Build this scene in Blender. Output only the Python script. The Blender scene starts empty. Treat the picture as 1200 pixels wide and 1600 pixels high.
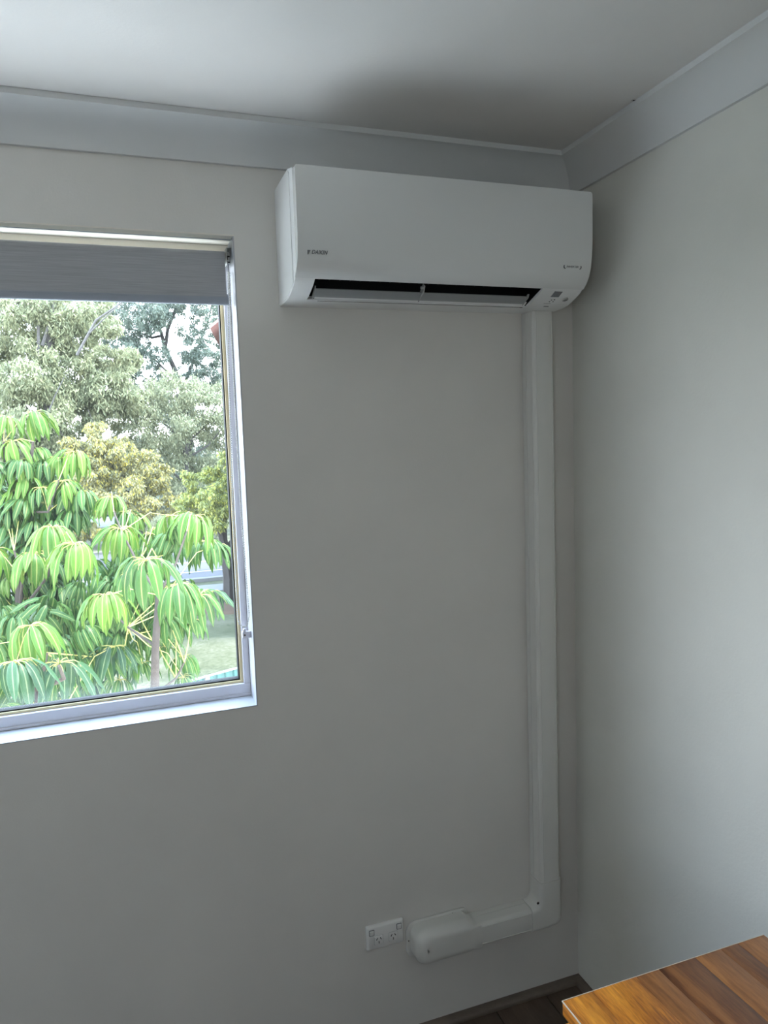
import bpy, bmesh, math, random
import numpy as np
from mathutils import Vector, Matrix

# ------------------------------------------------------------------ camera, sky, sun, exposure
sc = bpy.context.scene
COL = sc.collection
CAM = Vector((-1.31244478, -1.94810726, 1.78378241))
FW = Vector((0.33116594, 0.93884751, -0.09431047)).normalized()
RT = Vector((0.94144322, -0.33547501, -0.0337815)).normalized()
UP = RT.cross(FW).normalized()
FPX = 1150.598                       # focal length in pixels of the 1200x1600 frame
cd = bpy.data.cameras.new('camera'); cam = bpy.data.objects.new('camera', cd); COL.objects.link(cam)
cd.sensor_fit = 'VERTICAL'; cd.sensor_height = 36.0; cd.lens = FPX / 1600 * 36.0
cd.clip_start = .05; cd.clip_end = 400
cam.matrix_world = Matrix(((RT.x, UP.x, -FW.x, CAM.x), (RT.y, UP.y, -FW.y, CAM.y), (RT.z, UP.z, -FW.z, CAM.z), (0, 0, 0, 1)))
sc.camera = cam
sc.view_settings.view_transform = 'Standard'; sc.view_settings.look = 'None'
sc.view_settings.gamma = 1; sc.view_settings.use_curve_mapping = False
sc.view_settings.exposure = 1.12

SKY = 6.6
world = bpy.data.worlds.new('world'); sc.world = world; world.use_nodes = True
wn = world.node_tree.nodes; wl = world.node_tree.links
bg = wn['Background']; bg.inputs[1].default_value = SKY
tc = wn.new('ShaderNodeTexCoord'); sx = wn.new('ShaderNodeSeparateXYZ'); rp = wn.new('ShaderNodeValToRGB')
wl.new(tc.outputs['Generated'], sx.inputs[0]); wl.new(sx.outputs[2], rp.inputs[0]); wl.new(rp.outputs[0], bg.inputs[0])
rp.color_ramp.elements[0].position = 0.0; rp.color_ramp.elements[0].color = (.86, .93, 1.0, 1)
rp.color_ramp.elements[1].position = .75; rp.color_ramp.elements[1].color = (.50, .71, 1.0, 1)

sl = bpy.data.lights.new('sun', 'SUN'); sl.energy = 6.0; sl.angle = math.radians(7); sl.color = (1, .95, .86)
so = bpy.data.objects.new('sun', sl); COL.objects.link(so)
so.rotation_euler = Vector((0.35, -0.12, 1.0)).to_track_quat('Z', 'Y').to_euler()

def portal(name, loc, rot, sxx, syy):
    l = bpy.data.lights.new(name, 'AREA'); l.shape = 'RECTANGLE'; l.size = sxx; l.size_y = syy
    l.cycles.is_portal = True
    o = bpy.data.objects.new(name, l); COL.objects.link(o); o.location = loc; o.rotation_euler = rot
WX0, WX1, WZ0, WZ1 = -2.90, -1.0095, 1.087, 2.320      # window opening in the back wall
portal('portal', ((WX0 + WX1) / 2, .13, (WZ0 + WZ1) / 2), (math.radians(-90), 0, 0), WX1 - WX0, WZ1 - WZ0)
RX0, RX1, RZ0, RZ1 = -3.35, -2.7, 1.2, 2.0              # added unseen window behind the camera, sized for fill light
RY = -3.9; LX = -3.5; ZC = 2.5843
portal('portal', ((RX0 + RX1) / 2, RY - .13, (RZ0 + RZ1) / 2), (math.radians(90), 0, 0), RX1 - RX0, RZ1 - RZ0)
GZ = -3.0                                             # garden level: the room is one storey up

# ------------------------------------------------------------------ helpers
def at(x, y, ax, val):
    """the point of a world plane (axis ax = val) that the photograph shows at x, y"""
    d = FW + RT * ((x - 600) / FPX) - UP * ((y - 800) / FPX)
    return CAM + d * ((val - CAM[ax]) / d[ax])

def tag(o, label=None, cat=None, group=None, kind=None):
    if label: o['label'] = label
    if cat: o['category'] = cat
    if group: o['group'] = group
    if kind: o['kind'] = kind
    return o

def empty(name, loc=(0, 0, 0), parent=None):
    o = bpy.data.objects.new(name, None); COL.objects.link(o); o.location = loc
    o.empty_display_size = .05
    if parent: o.parent = parent
    return o

def link(name, me, mat=None, parent=None, smooth=False, loc=None):
    if mat is not None and len(me.materials) == 0: me.materials.append(mat)
    if smooth: me.polygons.foreach_set('use_smooth', [True] * len(me.polygons))
    o = bpy.data.objects.new(name, me); COL.objects.link(o)
    if parent is not None:
        o.parent = parent
        o.matrix_parent_inverse = Matrix.Translation(-pworld(parent))
    if loc: o.location = loc
    return o

def pworld(o):
    v = Vector(o.location)
    while o.parent is not None:
        o = o.parent
        if o.type == 'EMPTY': v = v if False else v
    return v if o.type == 'EMPTY' else Vector((0, 0, 0))

def mesh(name, vs, fs): 
    me = bpy.data.meshes.new(name); me.from_pydata([tuple(v) for v in vs], [], fs); me.update(); return me

class MB:
    def __init__(s): s.v = []; s.f = []
    def add(s, vs, fs):
        b = len(s.v); s.v += [tuple(v) for v in vs]; s.f += [tuple(i + b for i in f) for f in fs]; return s
    def box(s, a, b):
        x0, y0, z0 = a; x1, y1, z1 = b
        return s.add([(x0,y0,z0),(x1,y0,z0),(x1,y1,z0),(x0,y1,z0),(x0,y0,z1),(x1,y0,z1),(x1,y1,z1),(x0,y1,z1)],
                     [(0,3,2,1),(4,5,6,7),(0,1,5,4),(1,2,6,5),(2,3,7,6),(3,0,4,7)])
    def prism(s, prof, axis, a, b, place):
        """prof: list of 2D points, extruded a..b; place(u, v, t) -> 3D"""
        n = len(prof); vs = [place(u, v, a) for u, v in prof] + [place(u, v, b) for u, v in prof]
        fs = [(i, (i + 1) % n, n + (i + 1) % n, n + i) for i in range(n)] + [tuple(range(n))[::-1], tuple(range(n, 2 * n))]
        return s.add(vs, fs)
    def tube(s, pts, rads, n=8, caps=True):
        pts = [Vector(p) for p in pts]
        if not hasattr(rads, '__len__'): rads = [rads] * len(pts)
        vs = []; ref = None
        for i, p in enumerate(pts):
            d = (pts[min(i + 1, len(pts) - 1)] - pts[max(i - 1, 0)]).normalized()
            if ref is None: ref = Vector((0, 0, 1)) if abs(d.z) < .9 else Vector((1, 0, 0))
            u = d.cross(ref).normalized(); w = u.cross(d).normalized(); ref = w
            for k in range(n):
                a = 2 * math.pi * k / n; vs.append(p + (u * math.cos(a) + w * math.sin(a)) * rads[i])
        fs = [(i * n + k, i * n + (k + 1) % n, (i + 1) * n + (k + 1) % n, (i + 1) * n + k) for i in range(len(pts) - 1) for k in range(n)]
        if caps: fs += [tuple(range(n))[::-1], tuple(range((len(pts) - 1) * n, len(pts) * n))]
        return s.add(vs, fs)
    def loft(s, rings, closed=True, caps=True):
        n = len(rings[0]); vs = [p for r in rings for p in r]; m = n if closed else n - 1
        fs = [(i * n + k, i * n + (k + 1) % n, (i + 1) * n + (k + 1) % n, (i + 1) * n + k) for i in range(len(rings) - 1) for k in range(m)]
        if caps and closed: fs += [tuple(range(n))[::-1], tuple(range((len(rings) - 1) * n, len(rings) * n))]
        return s.add(vs, fs)
    def ball(s, c, r, n=8, m=5, sc_=(1, 1, 1)):
        c = Vector(c); rings = []
        for i in range(1, m):
            t = math.pi * i / m
            rings.append([c + Vector((math.cos(2*math.pi*k/n) * math.sin(t) * r * sc_[0], math.sin(2*math.pi*k/n) * math.sin(t) * r * sc_[1], math.cos(t) * r * sc_[2])) for k in range(n)])
        return s.loft(rings)
    def build(s, name, mat, parent=None, smooth=False, bevel=0, seg=2, angle=35, fix=True):
        me = mesh(name, s.v, s.f)
        if fix:
            bm = bmesh.new(); bm.from_mesh(me); bmesh.ops.recalc_face_normals(bm, faces=bm.faces)
            if bevel:
                es = [e for e in bm.edges if len(e.link_faces) == 2 and e.calc_face_angle(0) > math.radians(angle)]
                bmesh.ops.bevel(bm, geom=es, offset=bevel, segments=seg, affect='EDGES', clamp_overlap=True, profile=.5)
            bm.to_mesh(me); bm.free()
        o = link(name, me, mat, parent)
        if smooth or bevel:
            me.polygons.foreach_set('use_smooth', [True] * len(me.polygons))
            me.set_sharp_from_angle(angle=math.radians(40))
        return o

# ------------------------------------------------------------------ materials
def principled(name, col, rough=.5, spec=.5, **kw):
    m = bpy.data.materials.new(name); m.use_nodes = True
    b = m.node_tree.nodes['Principled BSDF']
    b.inputs['Base Color'].default_value = (*col, 1); b.inputs['Roughness'].default_value = rough
    b.inputs['Specular IOR Level'].default_value = spec
    for k, v in kw.items(): b.inputs[k.replace('_', ' ')].default_value = v
    return m
def N(m, t, **kw):
    n = m.node_tree.nodes.new(t)
    for k, v in kw.items(): setattr(n, k, v)
    return n
def L(m, a, b): m.node_tree.links.new(a, b)
def P(m): return m.node_tree.nodes['Principled BSDF']
def ramp(m, stops):
    r = N(m, 'ShaderNodeValToRGB'); e = r.color_ramp.elements
    while len(e) < len(stops): e.new(.5)
    for i, (p, c) in enumerate(stops): e[i].position = p; e[i].color = (*c, 1)
    return r
def coords(m, scale=(1, 1, 1), what='Object'):
    t = N(m, 'ShaderNodeTexCoord'); mp = N(m, 'ShaderNodeMapping'); mp.inputs['Scale'].default_value = scale
    L(m, t.outputs[what], mp.inputs[0]); return mp.outputs[0]
def noise(m, vec, scale, detail=3, rough=.5, dist=0):
    n = N(m, 'ShaderNodeTexNoise'); n.inputs['Scale'].default_value = scale; n.inputs['Detail'].default_value = detail
    n.inputs['Roughness'].default_value = rough; n.inputs['Distortion'].default_value = dist
    L(m, vec, n.inputs['Vector']); return n.outputs[0]
def bump(m, h, strength, dist):
    b = N(m, 'ShaderNodeBump'); b.inputs['Strength'].default_value = strength; b.inputs['Distance'].default_value = dist
    L(m, h, b.inputs['Height']); L(m, b.outputs[0], P(m).inputs['Normal'])
def mixc(m, fac, a, b, mode='MIX'):
    n = N(m, 'ShaderNodeMix', data_type='RGBA', blend_type=mode)
    for s, v in ((n.inputs[0], fac), (n.inputs[6], a), (n.inputs[7], b)):
        if hasattr(v, 'is_output'): L(m, v, s)
        elif isinstance(v, tuple): s.default_value = (*v, 1)
        else: s.default_value = v
    return n.outputs[2]

def paint(name, col, var=.03, rough=.6, bs=.25, bscale=160):
    m = principled(name, col, rough, .35)
    v = coords(m); f = noise(m, v, 2.2, 4, .6)
    L(m, ramp_fac(m, f, tuple(c * (1 - var) for c in col), tuple(min(1, c * (1 + var)) for c in col)), P(m).inputs['Base Color'])
    bump(m, noise(m, v, bscale, 3, .6), bs, .0012)
    return m
def ramp_fac(m, f, a, b, lo=.35, hi=.65):
    r = ramp(m, [(lo, a), (hi, b)]); L(m, f, r.inputs[0]); return r.outputs[0]

M = {}
M['wall'] = paint('wall_paint', (.72, .695, .65))
M['wall_right'] = paint('wall_paint_right', (.76, .75, .69), bs=.45, bscale=110)
M['ceiling'] = paint('ceiling_paint', (.71, .69, .665), rough=.8)
M['cornice'] = paint('cornice_paint', (.70, .705, .695), var=.02, rough=.7, bs=.1)
M['trim'] = paint('trim_gloss', (.48, .48, .50), var=.03, rough=.35, bs=.25, bscale=45)
M['ac'] = principled('air_conditioner_plastic', (.80, .80, .79), .28, .5)
M['acpanel'] = principled('air_conditioner_panel', (.76, .765, .75), .16, .5)
M['duct'] = principled('duct_plastic', (.70, .69, .65), .33, .5)
M['black'] = principled('black_plastic', (.004, .004, .005), .6, .3)
M['flap'] = principled('flap_plastic', (.30, .31, .31), .3, .5)
M['grey'] = principled('grey_print', (.16, .165, .17), .4, .4)
M['lcd'] = principled('display_grey', (.22, .225, .24), .2, .5)
M['sensor'] = principled('sensor_lens', (.45, .45, .44), .25, .5)
M['socket'] = principled('outlet_plastic', (.80, .79, .77), .25, .5)
M['dark'] = principled('slot_dark', (.01, .01, .01), .6, .2)
M['screw'] = principled('screw_metal', (.16, .14, .13), .4, .5, Metallic=1.0)
M['frame'] = principled('window_frame_grey', (.74, .72, .78), .4, .5)
M['cream'] = principled('frame_cream', (.82, .76, .64), .4, .5)
M['bead'] = principled('window_bead_cream', (.72, .60, .36), .4, .5)
M['seal'] = principled('rubber_seal', (.012, .012, .012), .7, .2)
M['rail'] = principled('blind_rail_grey', (.33, .36, .41), .4, .5)
M['bracket'] = principled('bracket_grey', (.42, .42, .40), .4, .5)
M['chain'] = principled('bead_chain', (.60, .59, .56), .35, .5)

def fabric():
    m = principled('blind_fabric', (.27, .275, .285), .9, .15)
    v = coords(m, (3, 1, 160)); f = noise(m, v, 2.5, 4, .65)
    L(m, ramp_fac(m, f, (.36, .365, .375), (.44, .445, .46)), P(m).inputs['Base Color'])
    bump(m, f, .3, .001); return m
M['fabric'] = fabric(); M['head'] = paint('head_lining', (.76, .71, .63), var=.02, rough=.5, bs=.1)

def glass():
    m = bpy.data.materials.new('window_glass'); m.use_nodes = True; nt = m.node_tree; nt.nodes.clear()
    out = N(m, 'ShaderNodeOutputMaterial'); tr = N(m, 'ShaderNodeBsdfTransparent'); gl = N(m, 'ShaderNodeBsdfGlossy')
    tr.inputs[0].default_value = (.97, .985, .975, 1); gl.inputs['Roughness'].default_value = .01
    fr = N(m, 'ShaderNodeFresnel'); fr.inputs[0].default_value = 1.35
    mx = N(m, 'ShaderNodeMixShader'); L(m, fr.outputs[0], mx.inputs[0]); L(m, tr.outputs[0], mx.inputs[1]); L(m, gl.outputs[0], mx.inputs[2])
    # dust film, thicker in the last centimetres above the bottom seal
    df = N(m, 'ShaderNodeBsdfDiffuse'); df.inputs[0].default_value = (.85, .87, .88, 1)
    tl = N(m, 'ShaderNodeBsdfTranslucent'); tl.inputs[0].default_value = (.85, .87, .88, 1)
    dd = N(m, 'ShaderNodeMixShader'); L(m, df.outputs[0], dd.inputs[1]); L(m, tl.outputs[0], dd.inputs[2]); dd.inputs[0].default_value = .6
    t = N(m, 'ShaderNodeTexCoord'); s = N(m, 'ShaderNodeSeparateXYZ'); L(m, t.outputs['Object'], s.inputs[0])
    mr = N(m, 'ShaderNodeMapRange'); L(m, s.outputs[2], mr.inputs[0])
    mr.inputs[1].default_value = WZ0 + .04; mr.inputs[2].default_value = WZ0 + .085; mr.inputs[3].default_value = .10; mr.inputs[4].default_value = .01
    m2 = N(m, 'ShaderNodeMixShader'); L(m, mr.outputs[0], m2.inputs[0]); L(m, mx.outputs[0], m2.inputs[1]); L(m, dd.outputs[0], m2.inputs[2])
    L(m, m2.outputs[0], out.inputs[0]); return m
M['glass'] = glass()

def wood(name, stops, axis_scale, scale=6, rough=.35, seed_amt=8.0, tint=.5, coat=0.0):
    m = principled(name, stops[0][1], rough, .5)
    oi = N(m, 'ShaderNodeObjectInfo'); t = N(m, 'ShaderNodeTexCoord')
    sc1 = N(m, 'ShaderNodeVectorMath', operation='SCALE'); sc1.inputs[0].default_value = (3.1, 7.7, 5.3); 
    ml = N(m, 'ShaderNodeMath', operation='MULTIPLY'); ml.inputs[1].default_value = seed_amt; L(m, oi.outputs['Random'], ml.inputs[0]); L(m, ml.outputs[0], sc1.inputs['Scale'])
    ad = N(m, 'ShaderNodeVectorMath', operation='ADD'); L(m, t.outputs['Object'], ad.inputs[0]); L(m, sc1.outputs[0], ad.inputs[1])
    mp = N(m, 'ShaderNodeMapping'); mp.inputs['Scale'].default_value = axis_scale; L(m, ad.outputs[0], mp.inputs[0])
    a = noise(m, mp.outputs[0], scale, 6, .62, .5)
    fine = noise(m, mp.outputs[0], scale * 9, 3, .7)
    mixf = N(m, 'ShaderNodeMix', data_type='FLOAT'); mixf.inputs[0].default_value = .28; L(m, a, mixf.inputs[2]); L(m, fine, mixf.inputs[3])
    r = ramp(m, stops); L(m, mixf.outputs[0], r.inputs[0])
    hv = N(m, 'ShaderNodeMapRange'); L(m, oi.outputs['Random'], hv.inputs[0]); hv.inputs[3].default_value = 1 - tint; hv.inputs[4].default_value = 1 + tint * .6
    mu = N(m, 'ShaderNodeVectorMath', operation='SCALE'); L(m, r.outputs[0], mu.inputs[0]); L(m, hv.outputs[0], mu.inputs['Scale'])
    L(m, mu.outputs[0], P(m).inputs['Base Color'])
    bump(m, mixf.outputs[0], .12, .0015)
    P(m).inputs['Coat Weight'].default_value = coat; P(m).inputs['Coat Roughness'].default_value = .2
    return m
M['chest'] = wood('acacia_wood', [(.32, (.12, .03, .006)), (.43, (.36, .105, .014)), (.50, (.62, .21, .024)), (.58, (.86, .34, .04)), (.72, (1.0, .46, .08))], (9, .9, 9), 2.2, .3, tint=0, coat=.08)
M['chest_dark'] = wood('acacia_dark', [(.32, (.06, .018, .008)), (.45, (.17, .058, .02)), (.56, (.29, .108, .034)), (.72, (.42, .175, .06))], (9, .9, 9), 2.2, .3, tint=0, coat=.08)
M['chest_mid'] = wood('acacia_mid', [(.32, (.10, .034, .013)), (.45, (.27, .098, .03)), (.56, (.42, .165, .05)), (.72, (.56, .25, .085))], (9, .9, 9), 2.2, .3, tint=0, coat=.08)
M['edge'] = principled('painted_edge_highlight', (.85, .72, .58), .15, .6)  # pale colour paints in the highlight along the chest's top edges
M['floor'] = wood('dark_floor_wood', [(.3, (.06, .038, .026)), (.5, (.095, .064, .045)), (.7, (.15, .10, .07))], (6, .7, 6), 3, .45, tint=.25)
M['skirting'] = wood('skirting_wood', [(.3, (.12, .09, .07)), (.5, (.16, .125, .10)), (.7, (.21, .165, .13))], (1.5, 1.5, 8), 4, .4, tint=.1)

# ------------------------------------------------------------------ room shell
def structure(o): o['kind'] = 'structure'; return o
def wall_with_hole(name, mat, x0, x1, y0, y1, z0, z1, hx0, hx1, hz0, hz1):
    b = MB()
    xs = [x0, hx0, hx1, x1]; zs = [z0, hz0, hz1, z1]; idx = {}
    vs = []; fs = []
    def V(i, j, k):
        key = (i, j, k)
        if key not in idx: idx[key] = len(vs); vs.append((xs[i], (y0, y1)[j], zs[k]))
        return idx[key]
    for i in range(3):
        for k in range(3):
            if (i, k) == (1, 1): continue
            fs.append((V(i,0,k), V(i+1,0,k), V(i+1,0,k+1), V(i,0,k+1))); fs.append((V(i,1,k), V(i,1,k+1), V(i+1,1,k+1), V(i+1,1,k)))
    for i in range(3):
        fs.append((V(i,0,0), V(i,1,0), V(i+1,1,0), V(i+1,0,0))); fs.append((V(i,0,3), V(i+1,0,3), V(i+1,1,3), V(i,1,3)))
        fs.append((V(0,0,i), V(0,0,i+1), V(0,1,i+1), V(0,1,i))); fs.append((V(3,0,i), V(3,1,i), V(3,1,i+1), V(3,0,i+1)))
    fs += [(V(1,0,1), V(1,1,1), V(1,1,2), V(1,0,2)), (V(2,0,1), V(2,0,2), V(2,1,2), V(2,1,1)),
           (V(1,0,1), V(2,0,1), V(2,1,1), V(1,1,1)), (V(1,0,2), V(1,1,2), V(2,1,2), V(2,0,2))]
    b.v = vs; b.f = fs
    return structure(b.build(name, mat))
wall_with_hole('wall_back', M['wall'], LX, .25, 0, .25, -.15, ZC, WX0 - .003, WX1 + .003, WZ0 - .003, WZ1 + .003)
wall_with_hole('wall_front', M['wall'], LX, .25, RY - .25, RY, -.15, ZC, RX0, RX1, RZ0, RZ1)
structure(MB().box((0, RY, -.15), (.25, 0, ZC)).build('wall_right', M['wall_right']))
structure(MB().box((LX - .25, RY - .25, -.15), (LX, .25, ZC)).build('wall_left', M['wall']))
structure(MB().box((LX - .25, RY - .25, ZC), (.25, .25, ZC + .15)).build('ceiling', M['ceiling']))
fl = structure(MB().box((LX, RY, -.15), (0, 0, -.012)).build('floor', M['floor']))
# floor boards, running towards the window wall
rnd = random.Random(5)
PW = .179; shared = {}
x = -.1384 - PW * 19
rows = []
k = 0
while x < 0:
    a, b_ = max(x, LX + .001), min(x + PW, -.001)
    y = RY + .002 - rnd.random() * .6
    while y < -.002:
        c, d = max(y, RY + .002), min(y + 1.2, -.002)
        if d - c > .02:
            w = b_ - a; key = (round(w, 3), round(d - c, 3))
            if key not in shared:
                q = MB().box((0, 0, -.012), (w - .0016, d - c - .0016, 0)).build('plank', M['floor'], None, bevel=.0012, seg=1)
                shared[key] = q.data
            else:
                q = bpy.data.objects.new('plank', shared[key]); COL.objects.link(q)
            q.parent = fl; q.location = (a, c, 0)
        y += 1.2
    x += PW; k += 1

# skirting: a low timber quad along the walls
def skirt(name, horizontal):
    H, D = .0185, .0247
    prof = [(0, 0), (D, 0), (D, .006), (D * .93, .0105), (D * .72, .0145), (D * .42, H * .93), (.006, H), (0, H)]
    b = MB()
    rings = []
    for end in (0, 1):
        ring = []
        for u, v in prof:
            if horizontal: ring.append((-u if end else LX, -u, v))
            else: ring.append((-u, -u if not end else RY, v))
        rings.append([Vector(p) for p in ring])
    b.loft(rings)
    return structure(b.build(name, M['skirting'], smooth=True))
skirt('baseboard_back', True); skirt('baseboard_right', False)

# cove cornice: flat lip, concave cove, flat lip, mitred in the corner
DC = .0911
def cornice_profile():
    p = [(0, ZC), (DC, ZC), (DC, ZC - .0135)]
    n = 14; A = (DC - .003, ZC - .0135); B = (.010, ZC - DC)
    # a concave curve bulging towards the corner
    cx, cz = DC + .012, ZC - DC - .028
    import math as mm
    a0 = mm.atan2(A[1] - cz, A[0] - cx); a1 = mm.atan2(B[1] - cz, B[0] - cx)
    r0 = mm.hypot(A[0] - cx, A[1] - cz); r1 = mm.hypot(B[0] - cx, B[1] - cz)
    for i in range(n + 1):
        t = i / n; a = a0 + (a1 - a0) * t; r = r0 + (r1 - r0) * t
        p.append((cx + r * mm.cos(a), cz + r * mm.sin(a)))
    p += [(.010, ZC - DC), (0, ZC - DC)]
    out = []
    for q in p:
        if not out or (abs(q[0] - out[-1][0]) + abs(q[1] - out[-1][1])) > 1e-5: out.append(q)
    return out
CP = cornice_profile()
def cornice(name, kind):
    rings = []
    for end in (0, 1):
        if kind == 'back': rings.append([Vector((-u if end else LX + u, -u, v)) for u, v in CP])
        if kind == 'right': rings.append([Vector((-u, RY + u if end else -u, v)) for u, v in CP])
        if kind == 'left': rings.append([Vector((LX + u, -u if end else RY + u, v)) for u, v in CP])
        if kind == 'front': rings.append([Vector((LX + u if end else -u, RY + u, v)) for u, v in CP])
    return structure(MB().loft(rings).build(name, M['cornice'], smooth=True))
cornice('trim_1', 'back'); cornice('trim_2', 'right'); cornice('trim_3', 'left'); cornice('trim_4', 'front')

# ------------------------------------------------------------------ window in the back wall
RD = .09                                           # reveal depth
t = MB(); t.box((WX0 - .003, -.0006, WZ0 - .003), (WX1 + .003, RD + .01, WZ0))
structure(t.build('trim_5', M['trim'])); SPL = 0
t = MB()
for sg, xx in ((1, WX1), (-1, WX0)):
    t.box((min(xx, xx + sg * .003), -.0006, WZ0), (max(xx, xx + sg * .003), RD + .01, WZ1))
structure(t.build('trim_6', M['trim']))
t = MB(); t.box((WX0 - .003, -.0006, WZ1), (WX1 + .003, RD + .01, WZ1 + .003))
structure(t.build('trim_7', M['head']))
structure(MB().box((WX0, .034, WZ1 - .0012), (WX1 + .002, .038, WZ1)).build('trim_8', M['rail']))
win = structure(empty('window_1', ((WX0 + WX1) / 2, .1, WZ0)))
def rect_ring(b, x0, x1, z0, z1, wl_, wr_, wb_, wt_, y0, y1, head=True):
    b.box((x0, y0, z0), (x1, y1, z0 + wb_))
    if head: b.box((x0, y0, z1 - wt_), (x1, y1, z1))
    b.box((x0, y0, z0 + wb_), (x0 + wl_, y1, z1 - wt_)); b.box((x1 - wr_, y0, z0 + wb_), (x1, y1, z1 - wt_))
b = MB(); rect_ring(b, WX0 - SPL, WX1 + SPL, WZ0, WZ1, .0179, .0179, .035, .03, RD, RD + .06, head=False)
b.box((WX0, RD - .004, WZ0), (WX1, RD, WZ0 + .008)); b.box((-2.05, RD + .012, WZ0 + .035), (-2.005, RD + .055, WZ1 - .03))
fo = b.build('frame', M['frame'], win, bevel=.0012, seg=1)
tag(MB().box((WX0, RD, WZ1 - .03), (WX1, RD + .06, WZ1)).build('frame_head', M['cream'], win, bevel=.0012, seg=1), 'cream head of the window frame above the blind')
gx0, gx1, gz0, gz1 = WX0 + .0179, WX1 - .0179, WZ0 + .035, WZ1 - .03
b = MB()
for a0, a1 in ((gx0, -2.05), (-2.005, gx1)): rect_ring(b, a0, a1, gz0, gz1, .0084, .0084, .007, .009, RD + .012, RD + .05)
tag(b.build('bead', M['bead'], win, bevel=.001, seg=1), 'cream glazing bead around the pane')
b = MB()
for a0, a1 in ((gx0 + .0084, -2.059), (-1.996, gx1 - .0084)): rect_ring(b, a0, a1, gz0 + .007, gz1 - .009, .003, .003, .0035, .003, RD + .018, RD + .046)
tag(b.build('seal', M['seal'], win), 'black rubber glazing seal')
for a0, a1 in ((gx0 + .010, -2.060), (-1.995, gx1 - .010)):
    me = mesh('glass', [(a0, RD + .034, gz0 + .008), (a1, RD + .034, gz0 + .008), (a1, RD + .034, gz1 - .011), (a0, RD + .034, gz1 - .011)], [(0, 1, 2, 3)])
    link('glass', me, M['glass'], win)
# added fill window behind the camera, never in view
w2 = structure(empty('added_fill_window', ((RX0 + RX1) / 2, RY - .1, RZ0)))
b = MB(); rect_ring(b, RX0, RX1, RZ0, RZ1, .03, .03, .04, .03, RY - .16, RY - .10); b.box((-3.04, RY - .15, RZ0 + .04), (-3.01, RY - .11, RZ1 - .03))
b.build('frame', M['frame'], w2)  # frame of the added fill window
me = mesh('glass', [(RX0 + .03, RY - .13, RZ0 + .04), (RX1 - .03, RY - .13, RZ0 + .04), (RX1 - .03, RY - .13, RZ1 - .03), (RX0 + .03, RY - .13, RZ1 - .03)], [(0, 3, 2, 1)])
link('glass', me, M['glass'], w2)  # pane of the added fill window

# ------------------------------------------------------------------ roller blind
bl = empty('roller_blind', (-1.9, .045, 2.28))
tag(bl, 'grey fabric roller blind drawn a little way down over the window', 'blind')
BY = .038; BT, BB = 2.262, 2.168
FX0, FX1 = WX0 + .02, -1.0265
# fabric: comes over the front of the roll and hangs down
prof = []
RR = .016; RC = (BY + RR, 2.278)
for i in range(13):
    a = math.radians(70 + 110 * i / 12); prof.append((RC[0] + math.cos(a) * RR, RC[1] + math.sin(a) * RR))
prof += [(BY, 2.24), (BY + .0005, 2.2), (BY, BB)]
outer = prof; inner = [(p[0] + .0012 if i > 9 else RC[0] + (p[0] - RC[0]) * .93, p[1] if i > 9 else RC[1] + (p[1] - RC[1]) * .93) for i, p in enumerate(prof)]
loop = outer + inner[::-1]
b = MB().prism(loop, 0, FX0, FX1, lambda u, v, tt: (tt, u, v)); b.build('fabric', M['fabric'], bl, smooth=True)
b = MB().tube([(FX0 - .004, RC[0], RC[1]), (FX1 + .003, RC[0], RC[1])], .0145, 20); b.build('roller_tube', M['bracket'], bl, smooth=True)
# bottom rail: oval aluminium section wrapped by the hem
sec = [(BY + .006 + math.cos(a) * .0065, BB + .001 + math.sin(a) * .0145) for a in [2 * math.pi * k / 18 for k in range(18)]]
b = MB().prism(sec, 0, FX0 - .001, FX1 + .0045, lambda u, v, tt: (tt, u, v)); 
b.box((FX0, BY - .0015, BB + .0035), (FX1, BY + .002, BB + .0055))
b.build('bottom_rail', M['rail'], bl, smooth=True)
b = MB(); b.box((FX1 + .004, BY - .004, 2.258), (FX1 + .0065, BY + .043, 2.3)); b.box((FX1 + .004, BY - .004, 2.2975), (WX1 - .0005, BY + .040, 2.3))
b.box((FX1 + .0065, BY + .004, 2.268), (WX1 - .004, BY + .033, 2.290))
b.build('bracket', M['bracket'], bl, bevel=.001, seg=1)
b = MB(); b.box((FX1 + .0055, BY - .0045, 2.276), (FX1 + .0125, BY + .0005, 2.279)); b.box((FX1 + .0055, BY - .0045, 2.269), (FX1 + .0075, BY + .0005, 2.279))
b.box((FX1 + .0055, BY - .0045, 2.262), (FX1 + .0125, BY + .0005, 2.2645))
tag(b.build('clutch_slot', M['dark'], bl), 'dark slots of the chain clutch')
# bead chain: a long loop down to the holder on the jamb
cl = [(356.5, 425), (356.8, 560), (361, 700), (365, 827), (369, 920), (371.5, 966)]
cr = [(358, 425), (361, 520), (370.5, 690), (376.5, 799), (384.5, 900), (390, 962)]
def yl(i, n): return .052 - .012 * i / n
PL = [at(px, py, 1, .050 - .010 * i / 5) for i, (px, py) in enumerate(cl)]
PR = [at(px, py, 1, .038 - .012 * i / 5) for i, (px, py) in enumerate(cr)]
PR = [Vector((min(p.x, WX1 - .004), p.y, p.z)) for p in PR]
bot = [at(374, 975, 1, .038), at(380, 980, 1, .034), at(386, 977, 1, .029)]
path = PL + bot + PR[::-1]
def resample(pts, step):
    out = [pts[0].copy()]; carry = 0
    for a, c in zip(pts, pts[1:]):
        d = (c - a).length; s_ = step - carry
        while s_ <= d:
            out.append(a + (c - a) * (s_ / d)); s_ += step
        carry = d - (s_ - step)
    return out
b = MB()
for p in resample(path, .0062): b.ball(p, .0025, 6, 4)
b.tube(path, .0006, 4)
o = b.build('chain', M['chain'], bl, smooth=True); o['kind'] = 'stuff'; o['label'] = 'off-white bead chain hanging in a long loop'
hp = at(382, 985, 1, .034)
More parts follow.
